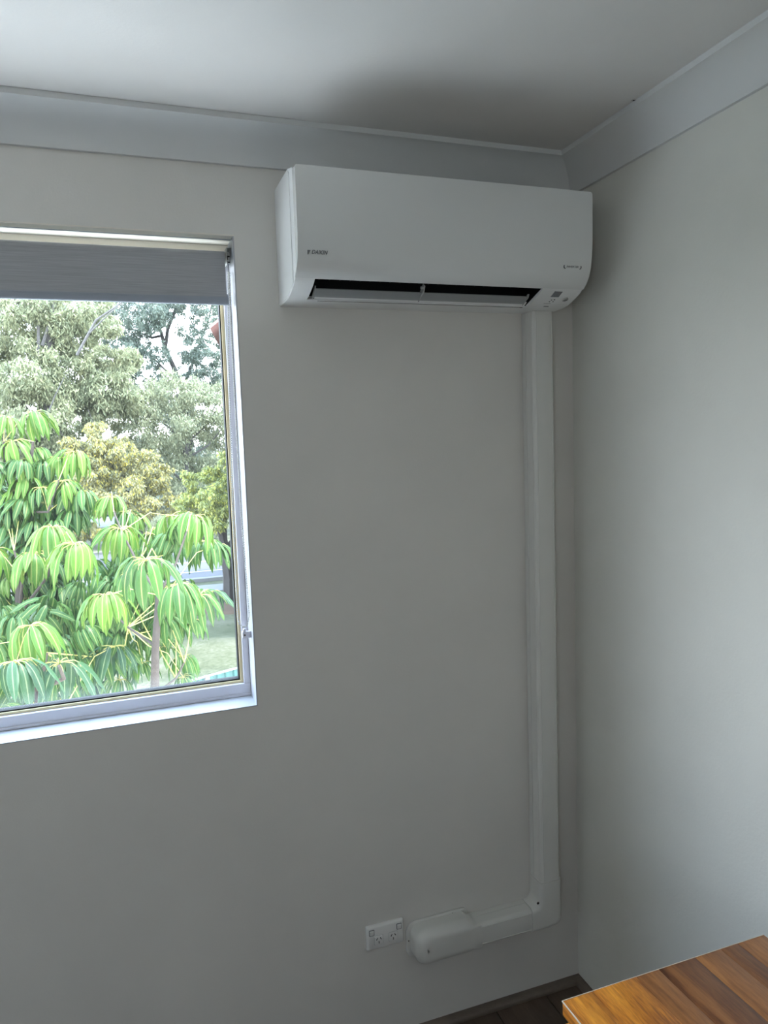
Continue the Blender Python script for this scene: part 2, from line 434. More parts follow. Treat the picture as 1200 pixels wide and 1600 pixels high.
b = MB(); b.box((hp.x - .006, hp.y - .001, hp.z - .022), (WX1 - .0002, hp.y + .010, hp.z - .004)); b.box((hp.x - .004, hp.y - .002, hp.z - .008), (hp.x + .004, hp.y + .006, hp.z + .004))
b.build('chain_holder', M['frame'], bl, bevel=.0015)
b = MB(); b.tube([(hp.x, hp.y - .0012, hp.z - .013), (hp.x, hp.y - .003, hp.z - .013)], .0026, 10); tag(b.build('screw', M['screw'], bl), 'small dark screw of the chain holder')

# ------------------------------------------------------------------ air conditioner
AX0, AX1 = -.8955, -.0955
AB = 2.1465
ac = empty('air_conditioner', ((AX0 + AX1) / 2, 0, AB))
tag(ac, 'white wall-mounted split air conditioner under the cornice', 'air conditioner')
PX = lambda u, v, tt: (tt, -u, v)
# side profile, (depth from wall, height)
body_prof = [(0, 2.1465), (.060, 2.1462), (.098, 2.1478), (.120, 2.151), (.140, 2.1572), (.160, 2.1645), (.178, 2.1725),
             (.189, 2.180), (.200, 2.194), (.2045, 2.21), (.2045, 2.428), (.155, 2.441), (.0, 2.4415)]
OXL = at(491.5, 434, 1, -.186).x; OXR = at(846.8, 451, 1, -.186).x
low = [(0, 2.1465), (.060, 2.1462), (.098, 2.1478)]
mid_prof = low + [(.096, 2.155), (.070, 2.175), (.075, 2.215), (.110, 2.235), (.150, 2.225), (.184, 2.1835), (.1885, 2.1797), (.200, 2.194), (.2045, 2.21), (.2045, 2.428), (.155, 2.441), (.0, 2.4415)]
b = MB()
b.prism(body_prof, 0, AX0, OXL, PX); b.prism(mid_prof, 0, OXL, OXR, PX); b.prism(body_prof, 0, OXR, AX1, PX)
bo = b.build('casing', M['ac'], ac, bevel=.0, seg=2)
bo.data.polygons.foreach_set('use_smooth', [True] * len(bo.data.polygons)); bo.data.set_sharp_from_angle(angle=math.radians(28))
# side cover plates with a seam, slightly proud
for xa, xb in ((AX0 - .0015, AX0), (AX1, AX1 + .0015)):
    sp = [(0, 2.150), (.06, 2.1495), (.098, 2.151), (.138, 2.1605), (.168, 2.172), (.168, 2.43), (.152, 2.438), (.003, 2.4385)]
    MB().prism(sp, 0, xa, xb, PX).build('side_cover', M['ac'], ac)
# black inside of the outlet
lin = [(.0945, 2.1555), (.071, 2.1755), (.076, 2.2145), (.110, 2.2335), (.1495, 2.2235), (.183, 2.1838)]
lin_o = [(.0960, 2.1570), (.0725, 2.1760), (.0772, 2.2138), (.110, 2.2320), (.1487, 2.2222), (.1815, 2.1838)]
b = MB()
n = len(lin)
ring = [(.0985, 2.1492)] + lin_o[0:]
b.prism([(.0965, 2.1505), (.0727, 2.1757), (.0777, 2.2135), (.110, 2.2315), (.1485, 2.2215), (.1845, 2.1815), (.1830, 2.1808), (.147, 2.2195), (.110, 2.2290), (.0800, 2.2118), (.0750, 2.1765), (.0975, 2.1520)], 0, OXL + .0005, OXR - .0005, PX)
b.build('outlet_lining', M['black'], ac)
for xa in (OXL + .0003, OXR - .0015):
    MB().prism([(.0975, 2.1500), (.0737, 2.1757), (.0787, 2.2125), (.110, 2.2305), (.1475, 2.2205), (.184, 2.1812)], 0, xa, xa + .0012, PX).build('outlet_cheek', M['black'], ac)
# flap: a long curved louvre sitting half open in the outlet
fxl, fxr = OXL + .016, OXR - .014
def flap_prof(d0, z0, d1, z1, sag, th, n=8):
    a = Vector((d0, z0)); c = Vector((d1, z1)); dn = (c - a).normalized(); nn = Vector((dn.y, -dn.x))
    top = []; botm = []
    for i in range(n + 1):
        s_ = i / n; p = a.lerp(c, s_) + nn * (-sag * 4 * s_ * (1 - s_)); w_ = th * (.35 + .65 * math.sin(math.pi * min(max(s_, .08), .92)))
        top.append(tuple(p + nn * w_ / 2)); botm.append(tuple(p - nn * w_ / 2))
    return top + botm[::-1]
b = MB().prism(flap_prof(.104, 2.1540, .132, 2.1690, -.002, .0045), 0, fxl, fxr, PX)
b.build('flap', M['flap'], ac, smooth=True)
b = MB().prism(flap_prof(.098, 2.1515, .112, 2.158, 0, .0035), 0, fxl + .004, fxr + .01, PX)
tag(b.build('flap_lip', M['ac'], ac, smooth=True), 'pale lip along the lower edge of the flap')
for xa in (fxl - .003, fxr + .001):
    b = MB().prism([(.102, 2.150), (.134, 2.1645), (.140, 2.174), (.132, 2.176), (.100, 2.156)], 0, xa, xa + .002, PX); b.build('flap_arm', M['sensor'], ac, bevel=.0004, seg=1)
xm = at(664, 459, 1, -.15).x
b = MB().prism([(.104, 2.150), (.142, 2.167), (.150, 2.182), (.140, 2.190), (.100, 2.160)], 0, xm - .0015, xm + .0015, PX); b.build('flap_arm', M['sensor'], ac, bevel=.0004, seg=1)
b = MB().tube([(xm - .010, -.146, 2.178), (xm - .002, -.146, 2.178)], .0036, 12); b.build('flap_pivot', M['sensor'], ac, smooth=True)
M['vane'] = principled('vane_plastic', (.02, .02, .02), .5, .3)
for i in range(22):
    xx = OXL + .03 + i * (OXR - OXL - .06) / 21
    MB().box((xx, -.135, 2.195), (xx + .0012, -.110, 2.222)).build('air_vane', M['vane'], ac)
# thin slot line below the outlet
b = MB().box((OXL + .03, -.0915, 2.1468), (OXR - .008, -.0900, 2.1476)); tag(b.build('slot', M['dark'], ac), 'thin dark seam below the outlet')
b = MB().box((OXR - .014, -.0925, 2.1466), (OXR - .006, -.0893, 2.1476)); b.build('slot', M['dark'], ac)

# front panel: a gently bowed glossy sheet
outer = [(.2115, 2.4265), (.2300, 2.4268), (.2352, 2.4245), (.2366, 2.4195), (.2368, 2.38), (.2368, 2.34), (.2360, 2.30), (.2335, 2.262), (.2275, 2.2295), (.2190, 2.208), (.2075, 2.1925), (.1975, 2.1838), (.1915, 2.1800)]
innr = [(.1905, 2.1835), (.2005, 2.194), (.2065, 2.204), (.2075, 2.22), (.2075, 2.4235)]
pp = outer + innr
CR = .010
def panel_ring(xx, inset):
    # round the four panel corners by pulling the top and bottom in near the ends
    ring = []
    for u, v in pp:
        vv = v
        if v > 2.4: vv = min(v, 2.4268 - inset)
        ring.append(Vector((xx, -u, vv)))
    return ring
b = MB(); rings = []
for dx, ins in ((0, .0075), (.0015, .0042), (.004, .0016), (.008, 0)): rings.append(panel_ring(AX0 - .0015 + dx, ins))
for dx, ins in ((.008, 0), (.004, .0016), (.0015, .0042), (0, .0075)): rings.append(panel_ring(AX1 + .0015 - dx, ins))
b.loft(rings)
pn = b.build('front_panel', M['acpanel'], ac, smooth=True)
pn.data.set_sharp_from_angle(angle=math.radians(32))

# writing on the front panel
def surf(xx, z):
    """depth of the panel surface at height z"""
    for (u0, v0), (u1, v1) in zip(outer, outer[1:]):
        if v1 <= z <= v0: return u0 + (u1 - u0) * (v0 - z) / (v0 - v1 + 1e-9)
    return .2368
def text_part(name, body, x0, x1, zmid, h, parent, mat, shear=0, off=.0004, bold=0.0, ry=0):
    cu = bpy.data.curves.new(name, 'FONT'); cu.body = body; cu.extrude = .00015; cu.align_x = 'LEFT'; cu.offset = bold; cu.shear = shear; cu.size = 1
    tmp = bpy.data.objects.new(name, cu); COL.objects.link(tmp); bpy.context.view_layer.update()
    dg = bpy.context.evaluated_depsgraph_get(); me = bpy.data.meshes.new_from_object(tmp.evaluated_get(dg))
    bpy.data.objects.remove(tmp)
    co = np.zeros(len(me.vertices) * 3); me.vertices.foreach_get('co', co); co = co.reshape(-1, 3)
    lo = co.min(0); hi = co.max(0)
    ox = x0 + (co[:, 0] - lo[0]) / (hi[0] - lo[0]) * (x1 - x0); oz = zmid - h / 2 + (co[:, 1] - lo[1]) / (hi[1] - lo[1]) * h
    dep = np.array([surf(a, z) for a, z in zip(ox, oz)]) + off + (co[:, 2] > 0) * .0003
    me.vertices.foreach_set('co', np.stack([ox, -dep, oz], 1).ravel()); me.update()
    return link(name, me, mat, parent)
lx = at(481, 392, 1, -.2335).x; lx2 = at(487.8, 392, 1, -.2335).x; lx3 = at(513, 395, 1, -.2335).x
lz = at(490, 392.5, 1, -.2335).z
o = text_part('lettering', 'DAIKIN', lx2, lx3, lz - .0005, .0088, ac, M['grey'], shear=.25, bold=.02); o['label'] = 'grey maker lettering, left'
b = MB()
d_ = surf(0, lz) + .0006
b.prism([(lx, lz + .0066), (lx + .0125, lz + .0066), (lx + .0065, lz + .0018), (lx + .0025, lz - .0066), (lx, lz - .0066)], 1, -d_, -d_ + .0012, lambda u, v, tt: (u, tt, v))
tag(b.build('emblem', M['grey'], ac), 'small grey triangular emblem before the lettering')
ix0 = at(887, 415, 1, -.2335).x; ix1 = at(905.5, 416, 1, -.2335).x; iz = at(896, 416.2, 1, -.2335).z
o = text_part('lettering', 'INVERTER', ix0, ix1, iz, .0050, ac, M['grey'], shear=.2, bold=.015); o['label'] = 'tiny grey lettering between two crescents, right'
for cx_, sgn in ((ix0 - .0035, 1), (ix1 + .0035, -1)):
    b = MB()
    pts = []
    for k in range(9):
        a = math.radians(90 + 180 * k / 8); pts.append((math.cos(a) * .0062 * sgn, math.sin(a) * .0062))
    inn = [(p[0] * .62 + sgn * .0008, p[1] * .78) for p in pts][::-1]
    dd_ = surf(0, iz) + .0006
    b.prism([(cx_ + p[0], iz + p[1]) for p in pts + inn], 1, -dd_, -dd_ + .0014, lambda u, v, tt: (u, tt, v)); b.build('crescent', M['grey'], ac)

# controls on the underside strip at the right: placed on the sloping face
def slope_pt(xx, s_):     # s_: 0 at the outlet's top edge .. 1 at the bottom front
    d0, z0, d1, z1 = .186, 2.1775, .102, 2.1488
    pr = [(.189, 2.180), (.178, 2.1725), (.160, 2.1645), (.140, 2.1572), (.120, 2.151), (.098, 2.1478), (.060, 2.1462), (.02, 2.1464)]
    dl = .189 - s_ * .10
    for (a, za), (c, zc_) in zip(pr, pr[1:]):
        if c <= dl <= a: return Vector((xx, -dl, zc_ + (za - zc_) * (dl - c) / (a - c)))
    return Vector((xx, -dl, 2.147))
def slope_patch(name, xa, xb, sa, sb, mat, th=.0008, lab=None):
    q = [slope_pt(xa, sa), slope_pt(xb, sa), slope_pt(xb, sb), slope_pt(xa, sb)]
    nrm = (q[1] - q[0]).cross(q[3] - q[0]).normalized()
    if nrm.z > 0: nrm = -nrm
    b = MB().add([p + nrm * th for p in q] + [p - nrm * .0008 for p in q], [(0,1,2,3),(7,6,5,4),(0,4,5,1),(1,5,6,2),(2,6,7,3),(3,7,4,0)])
    o = b.build(name, mat, ac)
    if lab: o['label'] = lab
    return o
# px on the photo -> x and s on the face
def face_xs(px, py):
    best = None
    for i in range(201):
        s_ = -.2 + i * .0085; p0 = slope_pt(0, s_); q = at(px, py, 1, p0.y)
        e = abs(q.z - p0.z)
        if best is None or e < best[0]: best = (e, q.x, s_)
    return best[1], best[2]
x1_, s1_ = face_xs(868, 455.5); x2_, s2_ = face_xs(880, 456); x3_, s3_ = face_xs(866, 464)
slope_patch('display', x1_ - .003, x2_ - .002, s1_, s3_, M['lcd'], .0007, 'small grey display window')
cx_, cs_ = face_xs(882.5, 467.5)
c = slope_pt(cx_, cs_); nn = Vector((0, -.30, -1)).normalized()
b = MB().tube([c - nn * .001, c + nn * .0025, c + nn * .0032], [.0088, .0088, .0075], 20); b.build('sensor', M['sensor'], ac, smooth=True)
b = MB().tube([c + nn * .0030, c + nn * .0040], [.0058, .0050], 16); b.build('sensor_lens', M['grey'], ac, smooth=True)
for px, py in ((866, 468.5), (861.5, 468.7), (863.8, 471.3), (858.3, 471.3)):
    a, s_ = face_xs(px, py); slope_patch('indicator', a - .0016, a + .0016, s_ - .012, s_ + .012, M['black'], .0008)
a, s_ = face_xs(856, 474.3); slope_patch('print_line', a - .014, a + .008, s_ - .006, s_ + .006, M['sensor'], .0007)
a, s_ = face_xs(853, 478.7); slope_patch('receiver_window', a - .0075, a + .0075, s_ - .022, s_ + .022, M['grey'], .0007, 'small grey receiver window')

# ------------------------------------------------------------------ duct cover from the unit down to the power point
DX0, DX1 = -.1735, -.1015          # vertical run
DZ1, DZ0 = .3285, .2555            # horizontal run, top and bottom
DD = .060
du = empty('duct_cover', ((DX0 + DX1) / 2, 0, .5))
tag(du, 'white plastic pipe duct from the air conditioner down the corner to near the floor', 'duct')
def duct_prof(w, d, r=.014, lip=.0):
    """half section of a cover w wide and d deep with rounded front corners: (across, depth)"""
    p = [(0, 0), (0, d - r)]
    for k in range(1, 7): a = math.pi / 2 * k / 6; p.append((r - math.cos(a) * r, d - r + math.sin(a) * r))
    p.append((w * .5, d + .0012))
    for k in range(0, 6): a = math.pi / 2 * k / 6; p.append((w - r + math.sin(a) * r, d - r + math.cos(a) * r))
    p += [(w, d - r), (w, 0)]
    return p
W = DX1 - DX0
b = MB(); pr = duct_prof(W, DD)
b.prism(pr, 2, .395, AB - .0005, lambda u, v, tt: (DX0 + u, -v, tt)); b.build('cover', M['duct'], du, smooth=True)
# base channel edge and the two raised seams of the snap-on cover
b = MB()
for xx in (DX0 - .0012, DX1): b.box((xx, -.020, .395), (xx + .0012, 0, AB - .001))
b.box((DX0 + .0005, -DD + .0088, .395), (DX0 + .0030, -DD + .0078, AB - .001))
b.build('base_channel', M['duct'], du)
b = MB()
for s_ in (0, 1):
    xx = DX0 + .0105 if s_ == 0 else DX1 - .0105
    b.tube([(xx, -DD + .0002, .396), (xx, -DD + .0002, AB - .001)], .0014, 6)
b.build('ridge', M['duct'], du, smooth=True)
HX0, HX1 = -.398, -.196
b = MB(); b.prism(duct_prof(DZ1 - DZ0, DD), 0, HX0, HX1, lambda u, v, tt: (tt, -v, DZ0 + u)); b.build('cover', M['duct'], du, smooth=True)
b = MB()
for zz in (DZ0 + .0105, DZ1 - .0105): b.tube([(HX0, -DD + .0002, zz), (HX1, -DD + .0002, zz)], .0014, 6)
for zz in (DZ0 - .0012, DZ1): b.box((HX0, -.020, zz), (HX1, 0, zz + .0012))
b.build('ridge', M['duct'], du, smooth=True)
# elbow: sections swept round a quarter turn, a little larger than the run
def elbow():
    g = .0034
    rings = []
    wv = W + 2 * g; d = DD + g
    x_in, z_in = DX0 - g, DZ1 + g        # inner side lines
    r_in = .024
    secs = []
    # centre of the inner bend
    cxx, czz = x_in - r_in, z_in + r_in
    # start: horizontal section at x = HX1 - .006 ; end: vertical section at z = .405
    steps = [('h', -.206), ('h', cxx)] + [('a', math.radians(t_)) for t_ in (10, 20, 30, 40, 45, 50, 60, 70, 80)] + [('v', czz), ('v', .407)]
    pr_ = duct_prof(wv, d, .016)
    R_out = .030
    ox, oz = DX1 + g, DZ0 - g
    for kind, val in steps:
        ring = []
        for u, v in pr_:
            f = 1 - u / wv            # 0 outer side .. 1 inner side after mapping below
            f = u / wv
            if kind == 'h': I = (val, z_in); O = (val, oz)
            elif kind == 'v': I = (x_in, val); O = (ox, val)
            else:
                I = (cxx + math.sin(val) * r_in, czz - math.cos(val) * r_in)
                # outer boundary: rounded square corner
                ang = val
                if ang < math.radians(45):
                    t_ = math.tan(ang); X = cxx + (czz - oz) * t_; O = (X, oz)
                else:
                    t_ = math.tan(math.pi / 2 - ang); Z = czz - (ox - cxx) * t_; O = (ox, Z)
                # round it
                qx, qz = ox - R_out, oz + R_out
                if O[0] > qx and O[1] < qz:
                    a_ = math.atan2(O[1] - qz, O[0] - qx); O = (qx + math.cos(a_) * R_out, qz + math.sin(a_) * R_out)
            p = (I[0] + (O[0] - I[0]) * (1 - f), I[1] + (O[1] - I[1]) * (1 - f)) if False else (O[0] + (I[0] - O[0]) * f, O[1] + (I[1] - O[1]) * f)
            ring.append(Vector((p[0], -v, p[1])))
        rings.append(ring)
    return rings
b = MB().loft(elbow()); b.build('elbow', M['duct'], du, smooth=True)
sp = at(840.5, 1411, 1, -.0635)
b = MB().tube([(sp.x, -.0628, sp.z), (sp.x, -.0640, sp.z)], .0042, 14); b.build('screw', M['screw'], du, smooth=True)
b = MB().box((sp.x - .0035, -.0645, sp.z - .0008), (sp.x + .0035, -.0638, sp.z + .0008)); b.build('screw_slot', M['dark'], du)
# wall cap: bulging box on a flange, necking down to the duct
fl_z0, fl_z1 = .2375, .3560
def rrect(x0, x1, z0, z1, r, n=6, rr=None):
    rr = rr if rr is not None else r
    pts = []
    for (cx0, cz0, a0, q) in ((x0 + r, z0 + r, 180, r), (x1 - rr, z0 + rr, 270, rr), (x1 - rr, z1 - rr, 0, rr), (x0 + r, z1 - r, 90, r)):
        for k in range(n + 1):
            a = math.radians(a0 + 90 * k / n); pts.append((cx0 + q * math.cos(a), cz0 + q * math.sin(a)))
    return pts
b = MB(); rings = []
for dy, ins in ((0, 0), (.004, 0), (.0055, .0015)): rings.append([Vector((x_, -dy, z_)) for x_, z_ in rrect(-.603 + ins, -.400 - ins, fl_z0 + ins, fl_z1 - ins, .036, rr=.018)])
b.loft(rings); b.build('cap_flange', M['duct'], du, smooth=True)
# dome: rings going out from the wall, deep on the left and necked on the right
def cap_outline(ins, squeeze=0):
    """outline at one depth: a rounded box to x=-.43, then a neck to x=-.372"""
    z0, z1 = fl_z0 + .006 + ins, fl_z1 - .006 - ins
    nz0, nz1 = DZ0 - .0026 + ins * .12, DZ1 + .0026 - ins * .12
    x0, r = -.590 + ins, .034
    pts = []
    for (cx0, cz0, a0) in ((x0 + r, z0 + r, 180),):
        for k in range(7): a = math.radians(a0 + 90 * k / 6); pts.append((cx0 + r * math.cos(a), cz0 + r * math.sin(a)))
    for k in range(0, 7):
        s_ = k / 6; e = s_ * s_ * (3 - 2 * s_); pts.append((-.424 + .030 * s_, z0 + (nz0 - z0) * e))
    pts.append((-.379, nz0)); pts.append((-.379, nz1))
    for k in range(6, -1, -1):
        s_ = k / 6; e = s_ * s_ * (3 - 2 * s_); pts.append((-.424 + .030 * s_, z1 + (nz1 - z1) * e))
    for k in range(7): a = math.radians(90 + 90 * k / 6); pts.append((x0 + r + r * math.cos(a), z1 - r + r * math.sin(a)))
    return pts
b = MB(); rings = []
for k in range(9):
    a = math.pi / 2 * k / 8
    dep = .038 + .0305 * math.sin(a); ins = .030 * (1 - math.cos(a))
    rings.append([Vector((x_, -(dep if x_ < -.428 else dep - (.0065 * min(1, (x_ + .428) / .035))), z_)) for x_, z_ in cap_outline(ins)])
rings = [[Vector((p.x, 0, p.z)) for p in rings[0]]] + rings
b.loft(rings); b.build('wall_cap', M['duct'], du, smooth=True)
for px, py in ((707, 1427.5), (638.5, 1470)):
    q = at(px, py, 1, -.006); b = MB().tube([(q.x, -.005, q.z), (q.x, -.0072, q.z)], .0034 if px > 700 else .0018, 10); b.build('screw', M['screw'], du, smooth=True)

# ------------------------------------------------------------------ power point
OX, OZ = -.7275, .3033
gp = empty('power_outlet', (OX + .058, 0, OZ))
tag(gp, 'white double power outlet with two switches beside the duct end cap', 'power outlet')
b = MB(); rings = []
for dy, ins in ((0, 0), (.0065, .0), (.0105, .0028), (.0115, .0045)): rings.append([Vector((x_, -dy, z_)) for x_, z_ in rrect(OX + ins, OX + .116 - ins, OZ + ins, OZ + .072 - ins, .003, 3)])
b.loft(rings); b.build('cover_plate', M['socket'], gp, smooth=True)
for u in (.0155, .1005):
    cx_, cz_ = OX + u, OZ + .0545
    b = MB().prism(rrect(cx_ - .0082, cx_ + .0082, cz_ - .0092, cz_ + .0092, .0025, 3), 1, -.0125, -.0110, lambda a, c_, tt: (a, tt, c_)); sur = b.build('switch_surround', M['grey'], gp)
    b = MB(); b.add([(cx_ - .0065, -.0126, cz_ - .0075), (cx_ + .0065, -.0126, cz_ - .0075), (cx_ + .0065, -.0126, cz_ + .0075), (cx_ - .0065, -.0126, cz_ + .0075),
                     (cx_ - .0060, -.0136, cz_ - .007), (cx_ + .0060, -.0136, cz_ - .007), (cx_ + .0060, -.0164, cz_ + .007), (cx_ - .0060, -.0164, cz_ + .007)],
                    [(0,3,2,1),(4,5,6,7),(0,1,5,4),(1,2,6,5),(2,3,7,6),(3,0,4,7)])
    b.build('rocker', M['socket'], gp, bevel=.0006)
for u in (.0365, .0815):
    cx_, cz_ = OX + u, OZ + .0285
    b = MB().prism(rrect(cx_ - .0142, cx_ + .0142, cz_ - .0142, cz_ + .0142, .003, 3), 1, -.0117, -.0112, lambda a, c_, tt: (a, tt, c_)); b.build('socket_groove', M['sensor'], gp)
    b = MB(); rings = [[Vector((x_, -dy, z_)) for x_, z_ in rrect(cx_ - .0134 + ins, cx_ + .0134 - ins, cz_ - .0134 + ins, cz_ + .0134 - ins, .003, 3)] for dy, ins in ((.0112, 0), (.0128, 0), (.0134, .0008))]
    sf = b.loft(rings).build('socket_face', M['socket'], gp, smooth=True)
    for (sx_, sz_, rot) in ((-.0058, .0048, 30), (.0058, .0048, -30), (0, -.0062, 0)):
        a = math.radians(rot); hw, hh = .0011, .0038
        pts = [(sx_ + c_ * math.cos(a) + d * math.sin(a), sz_ - c_ * math.sin(a) + d * math.cos(a)) for c_, d in ((-hw, -hh), (hw, -hh), (hw, hh), (-hw, hh))]
        b = MB().prism([(cx_ + p[0], cz_ + p[1]) for p in pts], 1, -.0137, -.0133, lambda a_, c_, tt: (a_, tt, c_)); b.build('pin_slot', M['dark'], gp)

# ------------------------------------------------------------------ wooden chest of drawers by the right wall
ch = empty('chest_of_drawers', (-.345, -1.35, 0))
tag(ch, 'honey and dark brown striped wooden chest against the right wall, foreground corner', 'chest')
HZ = .72; CY1, CY0 = -.8245, -1.95
xs = [-.592, -.5235, -.4223, -.3684, -.2785, -.2123, -.1676, -.0965]
mats = ['chest', 'chest', 'chest_mid', 'chest_dark', 'chest_mid', 'chest_dark', 'chest_mid']
for i, (a, c) in enumerate(zip(xs, xs[1:])):
    b = MB().box((a + .0002, CY0, HZ - .029), (c - .0002, CY1, HZ - (0 if i % 2 else .0002)))
    o = b.build('board', M[mats[i]], ch, bevel=.0016 if i == 0 else .0007, seg=2)
    if mats[i] == 'chest_dark': o['label'] = 'darker brown board of the top'
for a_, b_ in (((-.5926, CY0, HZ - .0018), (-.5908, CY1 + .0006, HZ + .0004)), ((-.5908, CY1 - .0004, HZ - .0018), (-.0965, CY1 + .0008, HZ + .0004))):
    tag(MB().box(a_, b_).build('edge_highlight', M['edge'], ch), 'thin pale strip painting the highlight along the edges of the top')
b = MB().box((-.578, CY0 + .012, HZ - .052), (-.11, CY1 - .012, HZ - .029)); b.build('under_frame', M['chest_dark'], ch, bevel=.001)
b = MB().box((-.590, CY0 + .002, HZ - .062), (-.10, CY1 - .001, HZ - .046)); b.build('moulding', M['chest'], ch, bevel=.003)
b = MB().box((-.572, CY0 + .02, .10), (-.115, CY1 - .02, HZ - .062)); b.build('carcass', M['chest_dark'], ch, bevel=.002)
for xx in (-.565, -.155):
    for yy in (CY0 + .025, CY1 - .065): MB().box((xx, yy, 0), (xx + .04, yy + .04, .10)).build('leg', M['chest_dark'], ch, bevel=.003)
for r_ in range(3):
    for c_ in range(2):
        z0 = .115 + r_ * .180; y0 = CY0 + .035 + c_ * .535
        d = MB().box((-.590, y0, z0), (-.572, y0 + .515, z0 + .168)).build('drawer', M['chest_mid'], ch, bevel=.002)
        k = MB().tube([(-.589, y0 + .2575, z0 + .084), (-.600, y0 + .2575, z0 + .084), (-.612, y0 + .2575, z0 + .084), (-.616, y0 + .2575, z0 + .084)], [.006, .006, .014, .010], 14).build('knob', M['screw'], None, smooth=True)
        k.parent = d; k.matrix_parent_inverse = d.matrix_world.inverted()

# small spider where the ceiling meets the cornice
sp = at(990, 157, 2, ZC - .0015)
s = empty('spider', sp); tag(s, 'tiny dark spider on the ceiling edge above the right cornice', 'spider')
b = MB().ball(sp, .0016, 8, 5, (1.4, 1, .8)); b.ball(sp + Vector((.0024, 0, 0)), .0010, 8, 5)
b.build('body', M['dark'], s, smooth=True)
for k in range(8):
    a = math.radians(25 + (k % 4) * 43 + (180 if k > 3 else 0)); d = Vector((math.cos(a), math.sin(a), 0))
    MB().tube([sp, sp + d * .003 + Vector((0, 0, -.0006)), sp + d * .0055 + Vector((0, 0, .0012))], .00022, 4).build('leg', M['dark'], s)

for o_ in (du, ac, gp): o_.location.y -= .0008

# ================================================================== OUTSIDE
KO = .215
def leafy(name, c1, c2, trans=.35, rough=.6, c3=None, p3=.75):
    c1 = tuple(v * KO for v in c1); c2 = tuple(v * KO for v in c2)
    m = bpy.data.materials.new(name); m.use_nodes = True
    g = N(m, 'ShaderNodeNewGeometry'); r = ramp(m, [(0, c1), (1, c2)] if c3 is None else [(0, c1), (p3, c2), (1, tuple(v * KO for v in c3))]); L(m, g.outputs['Random Per Island'], r.inputs[0])
    b = P(m); b.inputs['Roughness'].default_value = rough; b.inputs['Specular IOR Level'].default_value = .3
    L(m, r.outputs[0], b.inputs['Base Color'])
    t = N(m, 'ShaderNodeBsdfTranslucent'); L(m, r.outputs[0], t.inputs[0])
    mx = N(m, 'ShaderNodeMixShader'); mx.inputs[0].default_value = trans
    L(m, b.outputs[0], mx.inputs[1]); L(m, t.outputs[0], mx.inputs[2]); L(m, mx.outputs[0], m.node_tree.nodes['Material Output'].inputs[0])
    return m
def ground_mat(name, stops, s1, s2, rough=.9, k=.195):
    stops = [(p, tuple(v * k for v in c)) for p, c in stops]
    m = principled(name, stops[0][1], rough, .2); v = coords(m)
    f = noise(m, v, s1, 6, .65); g = noise(m, v, s2, 4, .7)
    mf = N(m, 'ShaderNodeMix', data_type='FLOAT'); mf.inputs[0].default_value = .5; L(m, f, mf.inputs[2]); L(m, g, mf.inputs[3])
    r = ramp(m, stops); L(m, mf.outputs[0], r.inputs[0]); L(m, r.outputs[0], P(m).inputs['Base Color']); return m
M['lawn'] = ground_mat('dry_lawn', [(.40, (.20, .23, .10)), (.5, (.38, .40, .21)), (.60, (.60, .58, .40))], .9, 11, k=.15)
M['asphalt'] = ground_mat('asphalt', [(.35, (.30, .30, .33)), (.65, (.40, .40, .43))], .3, 30)
M['concrete'] = ground_mat('concrete', [(.35, (.58, .57, .55)), (.65, (.70, .69, .66))], .8, 20)
M['mulch'] = ground_mat('mulch', [(.35, (.28, .17, .10)), (.65, (.46, .32, .22))], 2, 25)
M['line'] = principled('road_paint', (.24, .24, .235), .6, .3)
M['bark'] = ground_mat('gum_bark', [(.35, (.13, .11, .10)), (.65, (.30, .27, .25))], 3, 16)
M['bark_pale'] = ground_mat('pale_bark', [(.35, (.34, .31, .29)), (.65, (.55, .52, .48))], 3, 12)

structure(MB().box((-90, .6, GZ - .3), (90, 160, GZ)).build('ground', M['lawn']))
M['added_bounce_paving'] = ground_mat('pale_bounce_paving', [(.35, (.76, .71, .64)), (.65, (.84, .80, .73))], .8, 20, k=1.0)  # added reflector out of view: kept pale to bounce daylight up to the ceiling
structure(MB().box((-14, .3, GZ), (8, 7.0, GZ + .04)).build('added_bounce_paving', M['added_bounce_paving']))
structure(MB().box((-90, 25.2, GZ), (90, 34.5, GZ + .02)).build('road', M['asphalt']))
structure(MB().box((-90, 24.9, GZ), (90, 25.2, GZ + .13)).build('kerb', M['concrete']))
structure(MB().box((-90, 22.9, GZ), (90, 24.1, GZ + .03)).build('footpath', M['concrete']))
structure(MB().box((-90, 34.5, GZ), (90, 34.8, GZ + .13)).build('kerb', M['concrete']))
structure(MB().box((-90, 29.6, GZ + .02), (90, 29.8, GZ + .026)).build('road_marking', M['line']))
structure(MB().box((-90, 27.1, GZ + .02), (90, 27.25, GZ + .026)).build('road_marking', M['line']))
q = at(357, 944, 2, GZ)
b = MB(); b.loft([[Vector((q.x + .1 + math.cos(a) * r_ , q.y - .2 + math.sin(a) * r_ * 1.1, GZ + z_)) for a in [2 * math.pi * k / 24 for k in range(24)]] for r_, z_ in ((1.15, 0), (1.0, .05), (.4, .08))])
tag(b.build('mulch_bed', M['mulch']), 'brown mulch around the foot of the dark gum tree trunk', 'mulch', kind='stuff')

